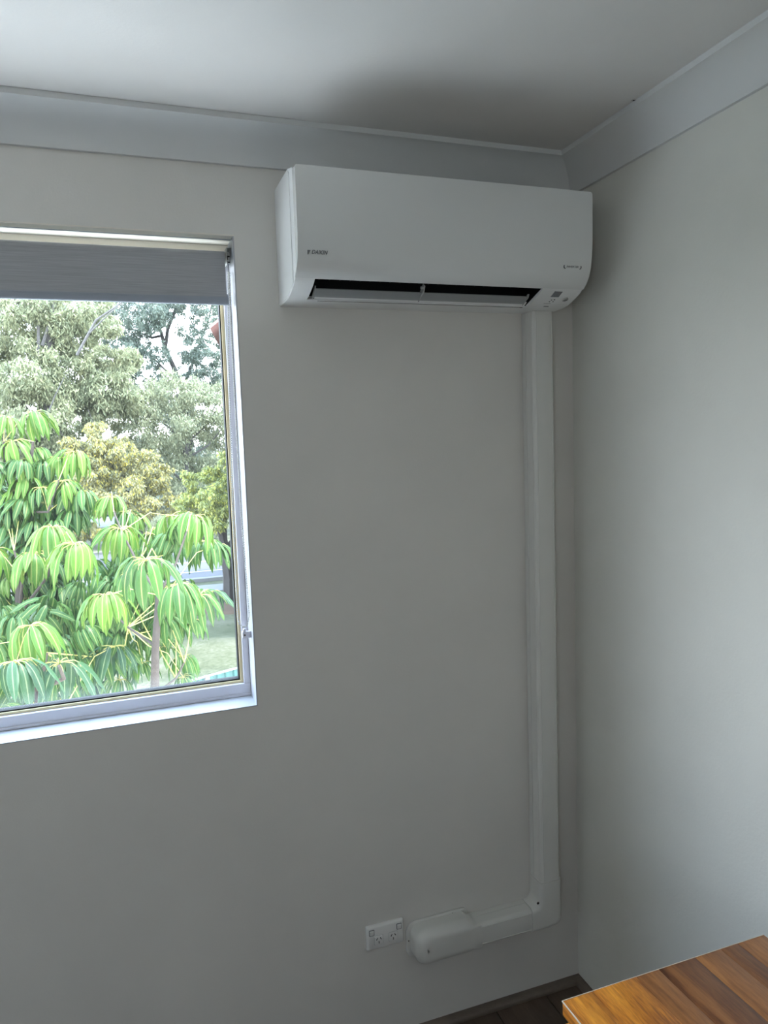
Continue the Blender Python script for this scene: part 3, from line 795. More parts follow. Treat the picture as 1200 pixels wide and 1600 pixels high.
# ---- green sheet-metal fence with white posts and capping
M['fence_green'] = principled('fence_green', (.012, .066, .055), .45, .4); M['fence_white'] = principled('fence_white', (.15, .155, .15), .5, .3)
FA = at(307, 1058, 2, -1.2); FB = at(373, 1040, 2, -1.2); fdir = (FB - FA); fdir.z = 0; fdir.normalize(); fn = Vector((-fdir.y, fdir.x, 0))
P322 = at(322.5, 1056, 2, -1.2)
fe = empty('fence', (P322.x, P322.y, GZ)); tag(fe, 'green corrugated metal fence with white posts and top rail below the window', 'fence')
def fpt(s_, off, z): p = P322 + fdir * s_ + fn * off; return Vector((p.x, p.y, z))
SP = 2.37
for k in range(-4, 4):
    s0 = k * SP
    for s_ in ([s0] if k < 3 else [s0, s0 + SP]):
        b = MB(); vs = [fpt(s_ + a, c, z) for z in (GZ, -1.2) for a, c in ((-.03, -.03), (.03, -.03), (.03, .03), (-.03, .03))]
        b.add(vs, [(0,3,2,1),(4,5,6,7),(0,1,5,4),(1,2,6,5),(2,3,7,6),(3,0,4,7)]); b.build('post', M['fence_white'], fe)
    b = MB(); vs = [fpt(s0 + a, c, z) for z in (-1.216, -1.198) for a, c in ((0, -.016), (SP, -.016), (SP, .016), (0, .016))]
    b.add(vs, [(0,3,2,1),(4,5,6,7),(0,1,5,4),(1,2,6,5),(2,3,7,6),(3,0,4,7)]); b.build('top_rail', M['fence_white'], fe)
    front = []; n = 0; s_ = .03; pts = []
    while s_ < SP - .03:
        for ds, dn in ((0, -.012), (.05, -.012), (.065, .012), (.115, .012)): pts.append((min(s0 + s_ + ds, s0 + SP - .03), dn))
        s_ += .13
    ring = [fpt(a, c, z) for z in (GZ + .05, -1.222) for a, c in pts]; m_ = len(pts)
    b = MB().add(ring, [(i, i + 1, m_ + i + 1, m_ + i) for i in range(m_ - 1)]); b.build('panel', M['fence_green'], fe, fix=False)

# ---- distant trees: blobs of hanging leaves on branching trunks
def leaf_cloud(blobs, n, size, rng, droop=.7, aspect=3.2, shell=.55):
    """blobs: (centre, radii, weight). Every leaf a small bent quad of real size"""
    w = np.array([b_[2] for b_ in blobs], float); w /= w.sum()
    pick = rng.choice(len(blobs), n, p=w)
    d = rng.normal(size=(n, 3)); d /= np.linalg.norm(d, axis=1)[:, None]
    rad = shell + (1 - shell) * rng.random(n) ** .6
    # clumping: sub-clusters inside each blob
    cs = np.array([b_[0] for b_ in blobs]); rs = np.array([b_[1] for b_ in blobs])
    nsub = 26
    sub = rng.normal(size=(len(blobs), nsub, 3)); sub /= np.linalg.norm(sub, axis=2)[:, :, None]; sub *= (.45 + .5 * rng.random((len(blobs), nsub, 1)))
    si = rng.integers(0, nsub, n)
    c = cs[pick] + (sub[pick, si] + d * rad[:, None] * (.34 * rng.random(n)[:, None] + .06)) * rs[pick]
    ax = rng.normal(size=(n, 3)); ax[:, 2] = -abs(ax[:, 2]) - droop; ax /= np.linalg.norm(ax, axis=1)[:, None]
    sd = np.cross(ax, rng.normal(size=(n, 3))); sd /= np.linalg.norm(sd, axis=1)[:, None]
    ln = size * (.6 + .8 * rng.random(n))[:, None]; wd = ln / aspect
    v = np.stack([c, c + ax * ln * .45 + sd * wd * .5, c + ax * ln, c + ax * ln * .45 - sd * wd * .5], 1).reshape(-1, 3)
    f = np.arange(4 * n).reshape(n, 4)
    me = bpy.data.meshes.new('foliage')
    me.vertices.add(4 * n); me.vertices.foreach_set('co', v.ravel())
    me.loops.add(4 * n); me.loops.foreach_set('vertex_index', f.ravel())
    me.polygons.add(n); me.polygons.foreach_set('loop_start', np.arange(0, 4 * n, 4)); me.polygons.foreach_set('loop_total', np.full(n, 4))
    me.update(calc_edges=True); return me
def far_tree(label, Y, blobs_px, n, size, mat, bark, trunk_px, seed, branches=(), group=None, aspect=3.2, depth=1.0, cat='tree', name='gum_tree', trunk_r=.25, shell=.5, extra=()):
    rng = np.random.default_rng(seed)
    k = (Y - CAM.y) / FPX / FW.y      # metres per pixel, about
    base = at(trunk_px[0], 800, 1, Y); 
    root = empty(name, (base.x, Y, GZ)); tag(root, label, cat, group)
    blobs = []
    for px, py, r in blobs_px:
        c = at(px, py, 1, Y + rng.uniform(-1, 1) * depth); rr = r * k
        blobs.append(((c.x, c.y, c.z), (rr, rr * 1.1, rr * .85), rr ** 2))
    for e in extra: blobs.append(e)
    o = link('foliage', leaf_cloud(blobs, n, size, rng, aspect=aspect, shell=shell), mat, root); o['kind'] = 'stuff'
    top = at(trunk_px[0] + trunk_px[2], trunk_px[1], 1, Y)
    tr = [Vector((base.x, Y, GZ - .05)), Vector((base.x * .7 + top.x * .3, Y, GZ * .6 + top.z * .4)), top]
    MB().tube(tr, [trunk_r, trunk_r * .75, trunk_r * .45], 10).build('trunk', bark, root, smooth=True)
    if not branches:
        for i, bb in enumerate(blobs[:9]):
            c = Vector(bb[0]); s0 = tr[1].lerp(tr[2], rng.random() * .9)
            mid_ = s0.lerp(c, .5) + Vector((rng.normal() * .15, rng.normal() * .15, -.25))
            MB().tube([s0, mid_, c, c + (c - mid_) * .4], [trunk_r * .32, trunk_r * .22, trunk_r * .12, .015], 6).build('branch', bark, root, smooth=True)
    for pts, r0, r1 in branches:
        P3 = [at(px, py, 1, Y + dy) for px, py, dy in pts]
        MB().tube(P3, [r0 + (r1 - r0) * i / (len(P3) - 1) for i in range(len(P3))], 6).build('branch', bark, root, smooth=True)
    return root
gA = leafy('gum_leaves_pale', (.64, .74, .40), (1.45, 1.48, .84)); gB = leafy('gum_leaves_dark', (.36, .48, .38), (.74, .88, .66))  # gum, bush and far leaf colours lightened to paint in distance haze
gC = leafy('bush_leaves_grey', (.66, .76, .46), (1.40, 1.42, .84)); gD = leafy('bush_leaves_yellow', (.62, .64, .36), (1.3, 1.25, .62), c3=(2.3, 1.9, .30), p3=.62); gE = leafy('leaves_yellow_green', (.62, .78, .32), (1.4, 1.5, .55), c3=(2.2, 2.2, .40), p3=.65)
gF = leafy('far_leaves_haze_tint', (0.630, 0.780, 0.600), (1.140, 1.230, 0.960))

# tall dark tree, branches against the sky
br = [([(300, 700, 0), (284, 610, 0), (272, 575, 0), (258, 545, .2), (252, 520, .3), (243, 500, .5), (225, 485, .6), (205, 470, .8)], .20, .05),
      ([(258, 545, 0), (262, 515, -.2), (270, 495, -.3), (280, 470, -.3), (290, 440, 0)], .13, .05),
      ([(250, 525, 0), (237, 528, .4), (222, 521, .5), (203, 512, .6), (190, 508, .8)], .09, .03),
      ([(237, 528, .4), (232, 510, .3), (224, 492, .3), (218, 478, .4)], .06, .03),
      ([(284, 610, 0), (275, 592, -.6), (255, 575, -.8), (238, 558, -1), (225, 548, -1)], .09, .03),
      ([(268, 600, 0), (252, 580, -.6), (240, 562, -1)], .06, .02),
      ([(300, 630, 0), (312, 528, .5), (300, 505, .5), (295, 495, .6)], .05, .03),
      ([(284, 610, 0), (300, 570, .6), (318, 520, .6), (326, 500, .8), (332, 470, .9)], .10, .03),
      ([(320, 625, .2), (335, 606, .3), (346, 592, .4), (358, 575, .4)], .09, .04),
      ([(240, 600, .2), (222, 588, .3), (205, 580, .3), (190, 570, .4)], .05, .02)]
far_tree('tall dark gum tree with bare branches showing against the white sky', 44, [(208, 492, 28), (236, 486, 33), (182, 484, 31), (160, 478, 26), (240, 505, 18), (200, 548, 26), (185, 565, 28), (215, 560, 26), (215, 520, 24), (250, 548, 18), (290, 590, 22), (245, 598, 22), (272, 640, 34), (335, 515, 22), (180, 530, 22), (268, 480, 20), (310, 510, 16), (190, 590, 26), (205, 605, 20), (300, 478, 26),
    (325, 482, 28), (345, 486, 20), (305, 540, 26), (322, 560, 31), (300, 562, 18), (335, 585, 26), (318, 598, 23), (290, 555, 12), (283, 515, 10), (345, 545, 18), (262, 470, 23), (120, 470, 26), (225, 540, 13), (240, 565, 15), (255, 490, 15),
    (230, 450, 38), (290, 440, 38), (180, 440, 38), (340, 430, 38), (280, 650, 38), (300, 690, 51)], 84000, .17, gB, M['bark'], (305, 650, -15), 3, branches=br, depth=1.3, trunk_r=.3, shell=.3)
far_tree('large pale grey-green gum tree filling the upper left of the window view', 36, [(25, 520, 48), (75, 515, 40), (110, 545, 45), (50, 580, 48), (100, 600, 50), (150, 600, 40), (20, 630, 45), (70, 650, 50), (130, 655, 45), (165, 560, 28), (140, 520, 26),
    (200, 565, 24), (170, 600, 32), (210, 625, 26), (150, 480, 30), (110, 490, 34), (60, 470, 34), (0, 560, 30), (25, 480, 40), (30, 700, 50), (90, 710, 50), (175, 640, 35), (-10, 460, 26), (170, 510, 18)], 110000, .20, gA, M['bark_pale'], (70, 470, 10), 4,
    depth=1.5, trunk_r=.35, branches=[([(60, 560, -1), (60, 500, -1), (70, 440, -1)], .08, .04), ([(66, 540, -1), (82, 490, -1), (88, 440, -1)], .08, .04), ([(120, 555, -1.8), (150, 500, -1.8), (180, 480, -1.8), (200, 465, -1.8)], .07, .03),
    ([(140, 520, -1.9), (165, 495, -1.9), (185, 478, -1.9)], .04, .02), ([(70, 660, -2), (85, 620, -2.2), (100, 590, -2.2)], .04, .02)])
far_tree('rounded grey-green tree in the middle of the view, behind the yellow-tipped one', 39, [(300, 612, 28), (250, 614, 24), (342, 618, 26), (235, 625, 34), (275, 610, 34), (320, 640, 40), (355, 660, 40), (215, 665, 40), (265, 670, 45), (310, 700, 45), (350, 720, 45), (230, 715, 40), (280, 745, 40), (400, 680, 60), (190, 700, 30), (190, 640, 24)],
    60000, .17, gC, M['bark_pale'], (290, 640, 0), 5, depth=1.2, shell=.55)
far_tree('loose bushy tree with yellow tips left of the middle of the view', 31, [(150, 672, 16), (132, 705, 24), (105, 692, 12), (165, 705, 28), (195, 700, 20), (220, 725, 28), (180, 740, 30), (140, 745, 28), (240, 755, 24), (205, 770, 28), (160, 785, 26), (255, 735, 14), (225, 790, 22), (270, 790, 22)],
    42000, .15, gD, M['bark'], (190, 700, 0), 6, name='wattle_tree', trunk_r=.12, shell=.45)
t5 = at(357, 944, 2, GZ)
far_tree('dark-trunked gum tree with yellow-green leaves at the right edge of the view', t5.y, [(300, 745, 16), (330, 740, 16), (300, 775, 20), (330, 775, 24), (350, 790, 22), (315, 805, 18), (340, 815, 18), (285, 790, 14), (365, 745, 24), (385, 780, 26), (400, 740, 30), (355, 715, 14)],
    26000, .12, gE, M['bark'], (352, 790, 0), 7, trunk_r=.02, shell=.4, depth=.6,
    branches=[([(358, 952, 0), (357, 900, 0), (353, 870, 0), (350, 850, 0), (345, 825, 0), (338, 800, 0)], .20, .10), ([(352, 862, 0), (360, 848, 0), (368, 838, 0), (382, 800, 0)], .08, .05), ([(345, 830, 0), (330, 800, 0), (318, 780, .1)], .07, .03), ([(350, 850, 0), (352, 810, 0), (358, 770, .1)], .08, .03)])
# belt of trees on the far side of the road
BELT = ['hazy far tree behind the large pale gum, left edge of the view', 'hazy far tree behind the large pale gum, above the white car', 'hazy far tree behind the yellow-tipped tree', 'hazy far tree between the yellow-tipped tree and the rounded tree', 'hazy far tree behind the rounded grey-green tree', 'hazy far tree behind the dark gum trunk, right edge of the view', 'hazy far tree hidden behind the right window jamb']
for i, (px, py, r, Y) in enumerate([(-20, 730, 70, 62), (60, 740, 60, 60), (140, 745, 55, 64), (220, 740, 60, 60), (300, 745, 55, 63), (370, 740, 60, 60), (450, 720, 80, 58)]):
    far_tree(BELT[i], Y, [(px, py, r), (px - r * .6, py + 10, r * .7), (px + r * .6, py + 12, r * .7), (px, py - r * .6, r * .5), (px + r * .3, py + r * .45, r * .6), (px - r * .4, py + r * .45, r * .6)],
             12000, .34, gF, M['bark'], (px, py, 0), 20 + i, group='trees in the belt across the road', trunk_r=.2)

# ---- neighbour's red tiled roof at the right edge of the window
M['tiles'] = principled('roof_tile_red', (.26, .13, .12), .7, .3); M['brick'] = ground_mat('cream_brick', [(.35, (.50, .42, .34)), (.65, (.60, .52, .43))], 1, 12)
hy = 16.0
e0 = at(328, 512, 1, hy)                     # tip of the eave
e1 = e0 + Vector((math.sin(math.radians(11)), math.cos(math.radians(11)), 0)) * 11
ed = (e1 - e0).normalized(); en = Vector((ed.y, -ed.x, 0))          # towards the ridge
nb = empty('neighbour_house', (e0.x + 3, hy + 4, GZ)); tag(nb, 'red tiled roof corner of the neighbouring house at the right edge of the window', 'house')
rise = .85; half = 4.2
rows_ = 14
for k in range(rows_):
    a0 = half * k / rows_; a1 = half * (k + 1) / rows_ + .05
    p = [e0 + en * a0 + Vector((0, 0, rise * a0 + .0)), e1 + en * a0 + Vector((0, 0, rise * a0)), e1 + en * a1 + Vector((0, 0, rise * a1 - .03)), e0 + en * a1 + Vector((0, 0, rise * a1 - .03))]
    MB().add([v + Vector((0, 0, .05)) for v in p] + [v - Vector((0, 0, .02)) for v in p], [(0,1,2,3),(7,6,5,4),(0,4,5,1),(1,5,6,2),(2,6,7,3),(3,7,4,0)]).build('tile_course', M['tiles'], nb)
r0 = e0 + en * half + Vector((0, 0, rise * half)); r1 = e1 + en * half + Vector((0, 0, rise * half)); f0 = e0 + en * 2 * half; f1 = e1 + en * 2 * half
MB().add([r0, r1, f1, f0, r0 - Vector((0, 0, .08)), r1 - Vector((0, 0, .08)), f1 - Vector((0, 0, .08)), f0 - Vector((0, 0, .08))], [(0,1,2,3),(7,6,5,4),(0,4,5,1),(1,5,6,2),(2,6,7,3),(3,7,4,0)]).build('roof_slope', M['tiles'], nb)
c = [e0 + en * .6 + ed * .5, e1 + en * .6 - ed * .5, f1 - en * .6 - ed * .5, f0 - en * .6 + ed * .5]
ga0 = e0 + en * half + ed * .5; ga1 = e1 + en * half - ed * .5
MB().add([Vector((v.x, v.y, GZ)) for v in c] + [Vector((v.x, v.y, e0.z + .25)) for v in c] + [Vector((ga0.x, ga0.y, e0.z + rise * half - .3)), Vector((ga1.x, ga1.y, e0.z + rise * half - .3))],
         [(0,3,2,1),(0,1,5,4),(2,3,7,6),(1,2,6,9,5),(3,0,4,8,7),(4,5,9,8),(6,7,8,9)]).build('wall', M['brick'], nb)

# windows in the neighbour's end wall
M['far_glass'] = principled('far_window_glass', (.05, .06, .07), .08, .6); M['far_frame'] = principled('far_window_frame', (.30, .30, .29), .4, .4)
wn_ = -ed
for along, zb in ((1.3, 1.0), (4.2, 1.0), (1.3, -1.9), (4.2, -1.9)):
    o_ = e0 + ed * .5 + en * along; base = Vector((o_.x, o_.y, zb))
    def quad(b, u0, u1, z0, z1, d0, d1):
        vs = [base + en * u + wn_ * d + Vector((0, 0, z)) for d in (d0, d1) for u, z in ((u0, z0), (u1, z0), (u1, z1), (u0, z1))]
        b.add(vs, [(0,1,2,3),(7,6,5,4),(0,4,5,1),(1,5,6,2),(2,6,7,3),(3,7,4,0)])
    b = MB()
    for q_ in ((0, 1.5, 0, .06), (0, 1.5, 1.14, 1.2), (0, .06, .06, 1.14), (1.44, 1.5, .06, 1.14), (.72, .78, .06, 1.14)): quad(b, *q_, -.02, .05)
    fr_ = b.build('window', M['far_frame'], nb)
    for q_ in ((.06, .72, .06, 1.14), (.78, 1.44, .06, 1.14)):
        b = MB(); quad(b, *q_, .005, .02); p_ = b.build('pane', M['far_glass'], None); p_.parent = fr_; p_.matrix_parent_inverse = Matrix.Translation(-Vector(nb.location)).inverted() @ Matrix.Translation(-Vector(nb.location))

# ---- parked cars across the road
def car(px, py, col, label, Y, ang=0):
    q = at(px, py, 1, Y); root = empty('car', (q.x, Y, GZ)); tag(root, label, 'car')
    root.rotation_euler = (0, 0, ang)
    body = principled('car_paint', col, .3, .5, Coat_Weight=.6); gls = principled('car_glass', (.03, .04, .05), .1, .6); tyre = principled('tyre', (.02, .02, .02), .8, .2)
    def sub(b, name, m, **kw):
        o = b.build(name, m, None, **kw); o.parent = root; return o
    side = [(-2.1, .35), (2.1, .35), (2.15, .7), (1.95, .86), (1.15, .95), (.55, 1.38), (-.95, 1.42), (-1.75, .98), (-2.12, .9)]
    b = MB(); rings = [[Vector((u, s_, v)) for u, v in side] for s_ in (-.85, .85)]; b.loft(rings); sub(b, 'body', body, bevel=.05, seg=2)
    for s_ in (-.855, .845):
        b = MB().add([Vector((u, s_ + d, v)) for d in (0, .01) for u, v in ((-1.55, .98), (1.0, .98), (.5, 1.32), (-.9, 1.35))], [(0,1,2,3),(7,6,5,4),(0,4,5,1),(1,5,6,2),(2,6,7,3),(3,7,4,0)]); sub(b, 'side_window', gls)
    b = MB().add([(1.12, -.75, .985), (1.12, .75, .985), (.60, .68, 1.36), (.60, -.68, 1.36)], [(0, 1, 2, 3)]); sub(b, 'windscreen', gls)
    for wx in (-1.3, 1.3):
        for s_ in (-.88, .70): sub(MB().tube([(wx, s_, .32), (wx, s_ + .18, .32)], .32, 16), 'wheel', tyre, smooth=True)
car(104, 806, (.45, .47, .50), 'white parked car glimpsed behind the dark stem left of centre', 47, .3)
car(172, 812, (.36, .39, .46), 'silver parked car glimpsed under the yellow-tipped tree', 45, .1)
for i, (px, py, r, Y, lb) in enumerate([(40, 820, 30, 38, 'low grey shrub far left beyond the road, left of the white car'), (140, 828, 22, 37.5, 'low shrub between the white and the silver parked cars'), (215, 822, 30, 38, 'broad low shrub right of the silver parked car'),
                                    (262, 822, 26, 37, 'low shrub beyond the road, above the bare brown umbrella tree trunk'), (310, 826, 26, 38, 'low shrub beyond the road, nearest the dark tree trunk')]):
    far_tree(lb, Y, [(px, py, r * .8), (px - r * .7, py + 6, r * .55), (px + r * .7, py + 6, r * .55)], 7000, .12, gC if i != 1 else gD, M['bark'], (px, py, 0), 40 + i, name='shrub', cat='shrub', trunk_r=.05, shell=.4, group='shrubs beyond the road')

# ------------------------------------------------------------------ umbrella trees (schefflera) close to the window
def leaflet_mat(name, dark, light, rib, trans=.3):
    dark, light, rib = [tuple(v * KO for v in c) for c in (dark, light, rib)]
    m = bpy.data.materials.new(name); m.use_nodes = True; b = P(m)
    uv = N(m, 'ShaderNodeUVMap'); sp_ = N(m, 'ShaderNodeSeparateXYZ'); L(m, uv.outputs[0], sp_.inputs[0])
    ab = N(m, 'ShaderNodeMath', operation='SUBTRACT'); ab.inputs[1].default_value = .5; L(m, sp_.outputs[0], ab.inputs[0])
    a2 = N(m, 'ShaderNodeMath', operation='ABSOLUTE'); L(m, ab.outputs[0], a2.inputs[0])
    oi = N(m, 'ShaderNodeObjectInfo'); v = coords(m); nz = noise(m, v, 14, 3)
    ad = N(m, 'ShaderNodeMath', operation='MULTIPLY_ADD'); L(m, oi.outputs['Random'], ad.inputs[0]); ad.inputs[1].default_value = .7; 
    sb = N(m, 'ShaderNodeMath', operation='MULTIPLY'); L(m, nz, sb.inputs[0]); sb.inputs[1].default_value = .45; L(m, sb.outputs[0], ad.inputs[2])
    base = ramp(m, [(.15, dark), (.95, light)]); L(m, ad.outputs[0], base.inputs[0])
    # lighter towards the midrib and along side veins
    wv = N(m, 'ShaderNodeTexWave', wave_type='BANDS', bands_direction='Y'); wv.inputs['Scale'].default_value = 5.5
    cm = N(m, 'ShaderNodeCombineXYZ'); L(m, sp_.outputs[0], cm.inputs[0])
    yy = N(m, 'ShaderNodeMath', operation='SUBTRACT'); L(m, sp_.outputs[1], yy.inputs[0]); y2 = N(m, 'ShaderNodeMath', operation='MULTIPLY'); L(m, a2.outputs[0], y2.inputs[0]); y2.inputs[1].default_value = .35; L(m, y2.outputs[0], yy.inputs[1])
    L(m, yy.outputs[0], cm.inputs[1]); L(m, cm.outputs[0], wv.inputs[0])
    vr = ramp(m, [(.80, (0, 0, 0)), (.98, (.22, .22, .22))]); L(m, wv.outputs[0], vr.inputs[0])
    c1 = mixc(m, vr.outputs[0], base.outputs[0], rib)
    mr = ramp(m, [(.028, (1, 1, 1)), (.070, (.07, .07, .07)), (.4, (0, 0, 0)), (.48, (.20, .20, .20))]); L(m, a2.outputs[0], mr.inputs[0])
    c2 = mixc(m, mr.outputs[0], c1, rib)
    L(m, c2, b.inputs['Base Color']); b.inputs['Roughness'].default_value = .42; b.inputs['Specular IOR Level'].default_value = .22
    t = N(m, 'ShaderNodeBsdfTranslucent'); L(m, c2, t.inputs[0]); mx = N(m, 'ShaderNodeMixShader'); mx.inputs[0].default_value = trans
    L(m, b.outputs[0], mx.inputs[1]); L(m, t.outputs[0], mx.inputs[2]); L(m, mx.outputs[0], m.node_tree.nodes['Material Output'].inputs[0])
    return m
LM = [leaflet_mat('leaflet_bright', (.08, .34, .025), (.32, .66, .06), (1.0, 1.08, .30)), leaflet_mat('leaflet_green', (.04, .21, .035), (.18, .50, .08), (.85, .98, .30)), leaflet_mat('leaflet_deep', (.035, .14, .06), (.12, .32, .13), (.55, .72, .36))]
M['petiole'] = principled('petiole_yellow', (.28, .25, .07), .5, .3); M['stem'] = ground_mat('umbrella_stem', [(.35, (.20, .15, .12)), (.65, (.38, .31, .26))], 8, 60)

def leaflet_pts(droop, up, curl, rs):
    """a leaflet of unit blade length growing along +x from a short stalk, bending down; returns verts, faces, uvs"""
    seg = 7; st = .30
    # centre line
    ang = up; p = Vector((0, 0, 0)); line = [p.copy()]; angs = [ang]
    for i in range(2): p = p + Vector((math.cos(ang), 0, math.sin(ang))) * st / 2; line.append(p.copy()); ang -= droop * .22; angs.append(ang)
    start = len(line) - 1
    for i in range(seg):
        ang -= droop * (.20 if i < 3 else .07); ang = max(ang, -math.radians(96)); p = p + Vector((math.cos(ang), 0, math.sin(ang))) / seg; line.append(p.copy()); angs.append(ang)
    wid = [0, .0, .085, .135, .155, .150, .125, .075, .006]
    vs = []; fs = []; uv = []
    for i in range(seg + 1):
        c = line[start + i]; a = angs[start + i]; nrm = Vector((-math.sin(a), 0, math.cos(a)))
        w_ = [.03, .092, .120, .128, .122, .100, .062, .004][i] * rs
        wave = math.sin(i * 2.1 + curl * 5) * .018
        for s_ in (-1, -.5, 0, .5, 1):
            if s_ in (-.5, .5) : lift = .16 * w_
            elif s_ == 0: lift = -.10 * w_
            else: lift = -.14 * w_ + wave * s_
            q = c + Vector((0, s_ * w_, 0)) + nrm * lift; vs.append(q); uv.append((.5 + s_ / 2, i / seg))
    for i in range(seg):
        for k in range(4): a = i * 5 + k; fs.append((a, a + 1, a + 6, a + 5))
    return vs, fs, uv, line[:start + 1]
def leaflet_mesh(droop, up, curl, rs, mat):
    vs, fs, uv, st = leaflet_pts(droop, up, curl, rs)
    me = bpy.data.meshes.new('leaflet'); me.from_pydata([tuple(v) for v in vs], [], fs)
    # stalk: triangular tube, joined
    b = MB().tube([v + Vector((0, 0, .004)) for v in st] + [vs[7] + Vector((0, 0, -.006))], .011, 3, caps=False)
    me2v = [tuple(v) for v in vs] + b.v; off = len(vs); me2f = [tuple(f) for f in fs] + [tuple(i + off for i in f) for f in b.f]
    me = bpy.data.meshes.new('leaflet'); me.from_pydata(me2v, [], me2f); me.update()
    l = me.uv_layers.new(name='UVMap'); uvs = uv + [(.5, .2)] * len(b.v)
    for lp in me.loops: l.data[lp.index].uv = uvs[lp.vertex_index]
    me.materials.append(mat); me.materials.append(M['petiole'])
    for i, f in enumerate(me.polygons): f.material_index = 1 if i >= len(fs) else 0; f.use_smooth = True
    return me
rr = random.Random(11)
VAR = {m: [leaflet_mesh(rr.uniform(1.05, 1.6), rr.uniform(-.05, .35), rr.random(), rr.uniform(.85, 1.12), LM[m]) for _ in range(6)] for m in range(3)}

def umbrella_tree(label, base, trunk, hubs, group=None, fill=(), seed=1):
    """hubs: (px, py, leaflet px, tone, leaflet count, tilt)"""
    rg = random.Random(seed); rn = np.random.default_rng(seed)
    root = empty('umbrella_tree', (base[0], base[1], GZ)); tag(root, label, 'tree')
    for pts, r0, r1 in trunk:
        MB().tube(pts, [r0 + (r1 - r0) * i / (len(pts) - 1) for i in range(len(pts))], 9).build('trunk' if r0 > .03 else 'stem', M['stem'], root, smooth=True)
    alltr = [Vector(p) for pts, _, _ in trunk for p in pts[1:]]
    for (px, py, lp, tone, cnt, spread) in hubs:
        D = min(max(.25 * FPX / lp, 4.3), 6.6) + rg.uniform(-.2, .2)
        Lm = 1.14 * lp * D / FPX
        hub = CAM + (FW + RT * ((px - 600) / FPX) - UP * ((py - 800) / FPX)) * D
        # petiole from the nearest stem point below
        best = min(alltr, key=lambda p: (p - hub).length + (2 if p.z > hub.z else 0))
        st0 = best.copy(); dd = hub - st0; ln = min(dd.length, .75); st0 = hub - dd.normalized() * ln
        mid_ = st0.lerp(hub, .55) + Vector((0, 0, .12 * ln))
        b = MB().tube([st0, mid_, hub], [.0038, .0032, .0028], 5); b.ball(hub, .010, 6, 4)
        if (best - st0).length > .05: b.tube([best, st0], [.0055, .004], 5)
        leaf = b.build('leaf', M['petiole'], root, smooth=True); 
        a0 = rg.random() * 6.28
        tilt = Matrix.Rotation(rg.uniform(-.22, .22), 4, 'X') @ Matrix.Rotation(rg.uniform(-.22, .22), 4, 'Y')
        for k in range(cnt):
            me = VAR[tone][rg.randrange(6)]
            s_ = Lm * rg.uniform(.82, 1.1)
            o = bpy.data.objects.new('leaflet', me); COL.objects.link(o); o.parent = leaf
            a = a0 + 2 * math.pi * k / cnt + rg.uniform(-.12, .12)
            o.matrix_local = Matrix.Translation(hub) @ tilt @ Matrix.Rotation(a, 4, 'Z') @ Matrix.Rotation(rg.uniform(-.15, .2), 4, 'Y') @ Matrix.Diagonal((s_, s_, s_, 1))
    # inner foliage behind the leaves that can be told apart
    fv = []; ff = []; fu = []; base_i = 0
    for (x0, x1, y0, y1, n_, lp, dmin, dmax) in fill:
        for _ in range(n_):
            px = rg.uniform(x0, x1); py = rg.uniform(y0, y1); D = rg.uniform(dmin, dmax); Lm = lp * D / FPX * rg.uniform(.8, 1.15)
            hub = CAM + (FW + RT * ((px - 600) / FPX) - UP * ((py - 800) / FPX)) * D
            a0 = rg.random() * 6.28; cnt = rg.randint(9, 12)
            tl = Matrix.Rotation(rg.uniform(-.5, .5), 4, 'X') @ Matrix.Rotation(rg.uniform(-.5, .5), 4, 'Y')
            for k in range(cnt):
                vs, fs, uv, st = leaflet_pts(rg.uniform(1.0, 1.7), rg.uniform(-.1, .35), rg.random(), 1)
                mt = Matrix.Translation(hub) @ tl @ Matrix.Rotation(a0 + 6.283 * k / cnt, 4, 'Z') @ Matrix.Scale(Lm, 4)
                o_ = len(fv); fv += [tuple(mt @ v) for v in vs]; ff += [tuple(i + o_ for i in f) for f in fs]; fu += uv
    if fv:
        me = bpy.data.meshes.new('foliage'); me.from_pydata(fv, [], ff); me.update(); l = me.uv_layers.new(name='UVMap')
        vi = np.zeros(len(me.loops), int); me.loops.foreach_get('vertex_index', vi); l.data.foreach_set('uv', np.array(fu, dtype=np.float32)[vi].ravel())
        me.polygons.foreach_set('use_smooth', [True] * len(me.polygons))
        o = link('foliage', me, LM[1], root); o['kind'] = 'stuff'
    return root
def pd(px, py, D): return CAM + (FW + RT * ((px - 600) / FPX) - UP * ((py - 800) / FPX)) * D
def down(p, dx=0, dy=0): return Vector((p.x + dx, p.y + dy, GZ - .05))

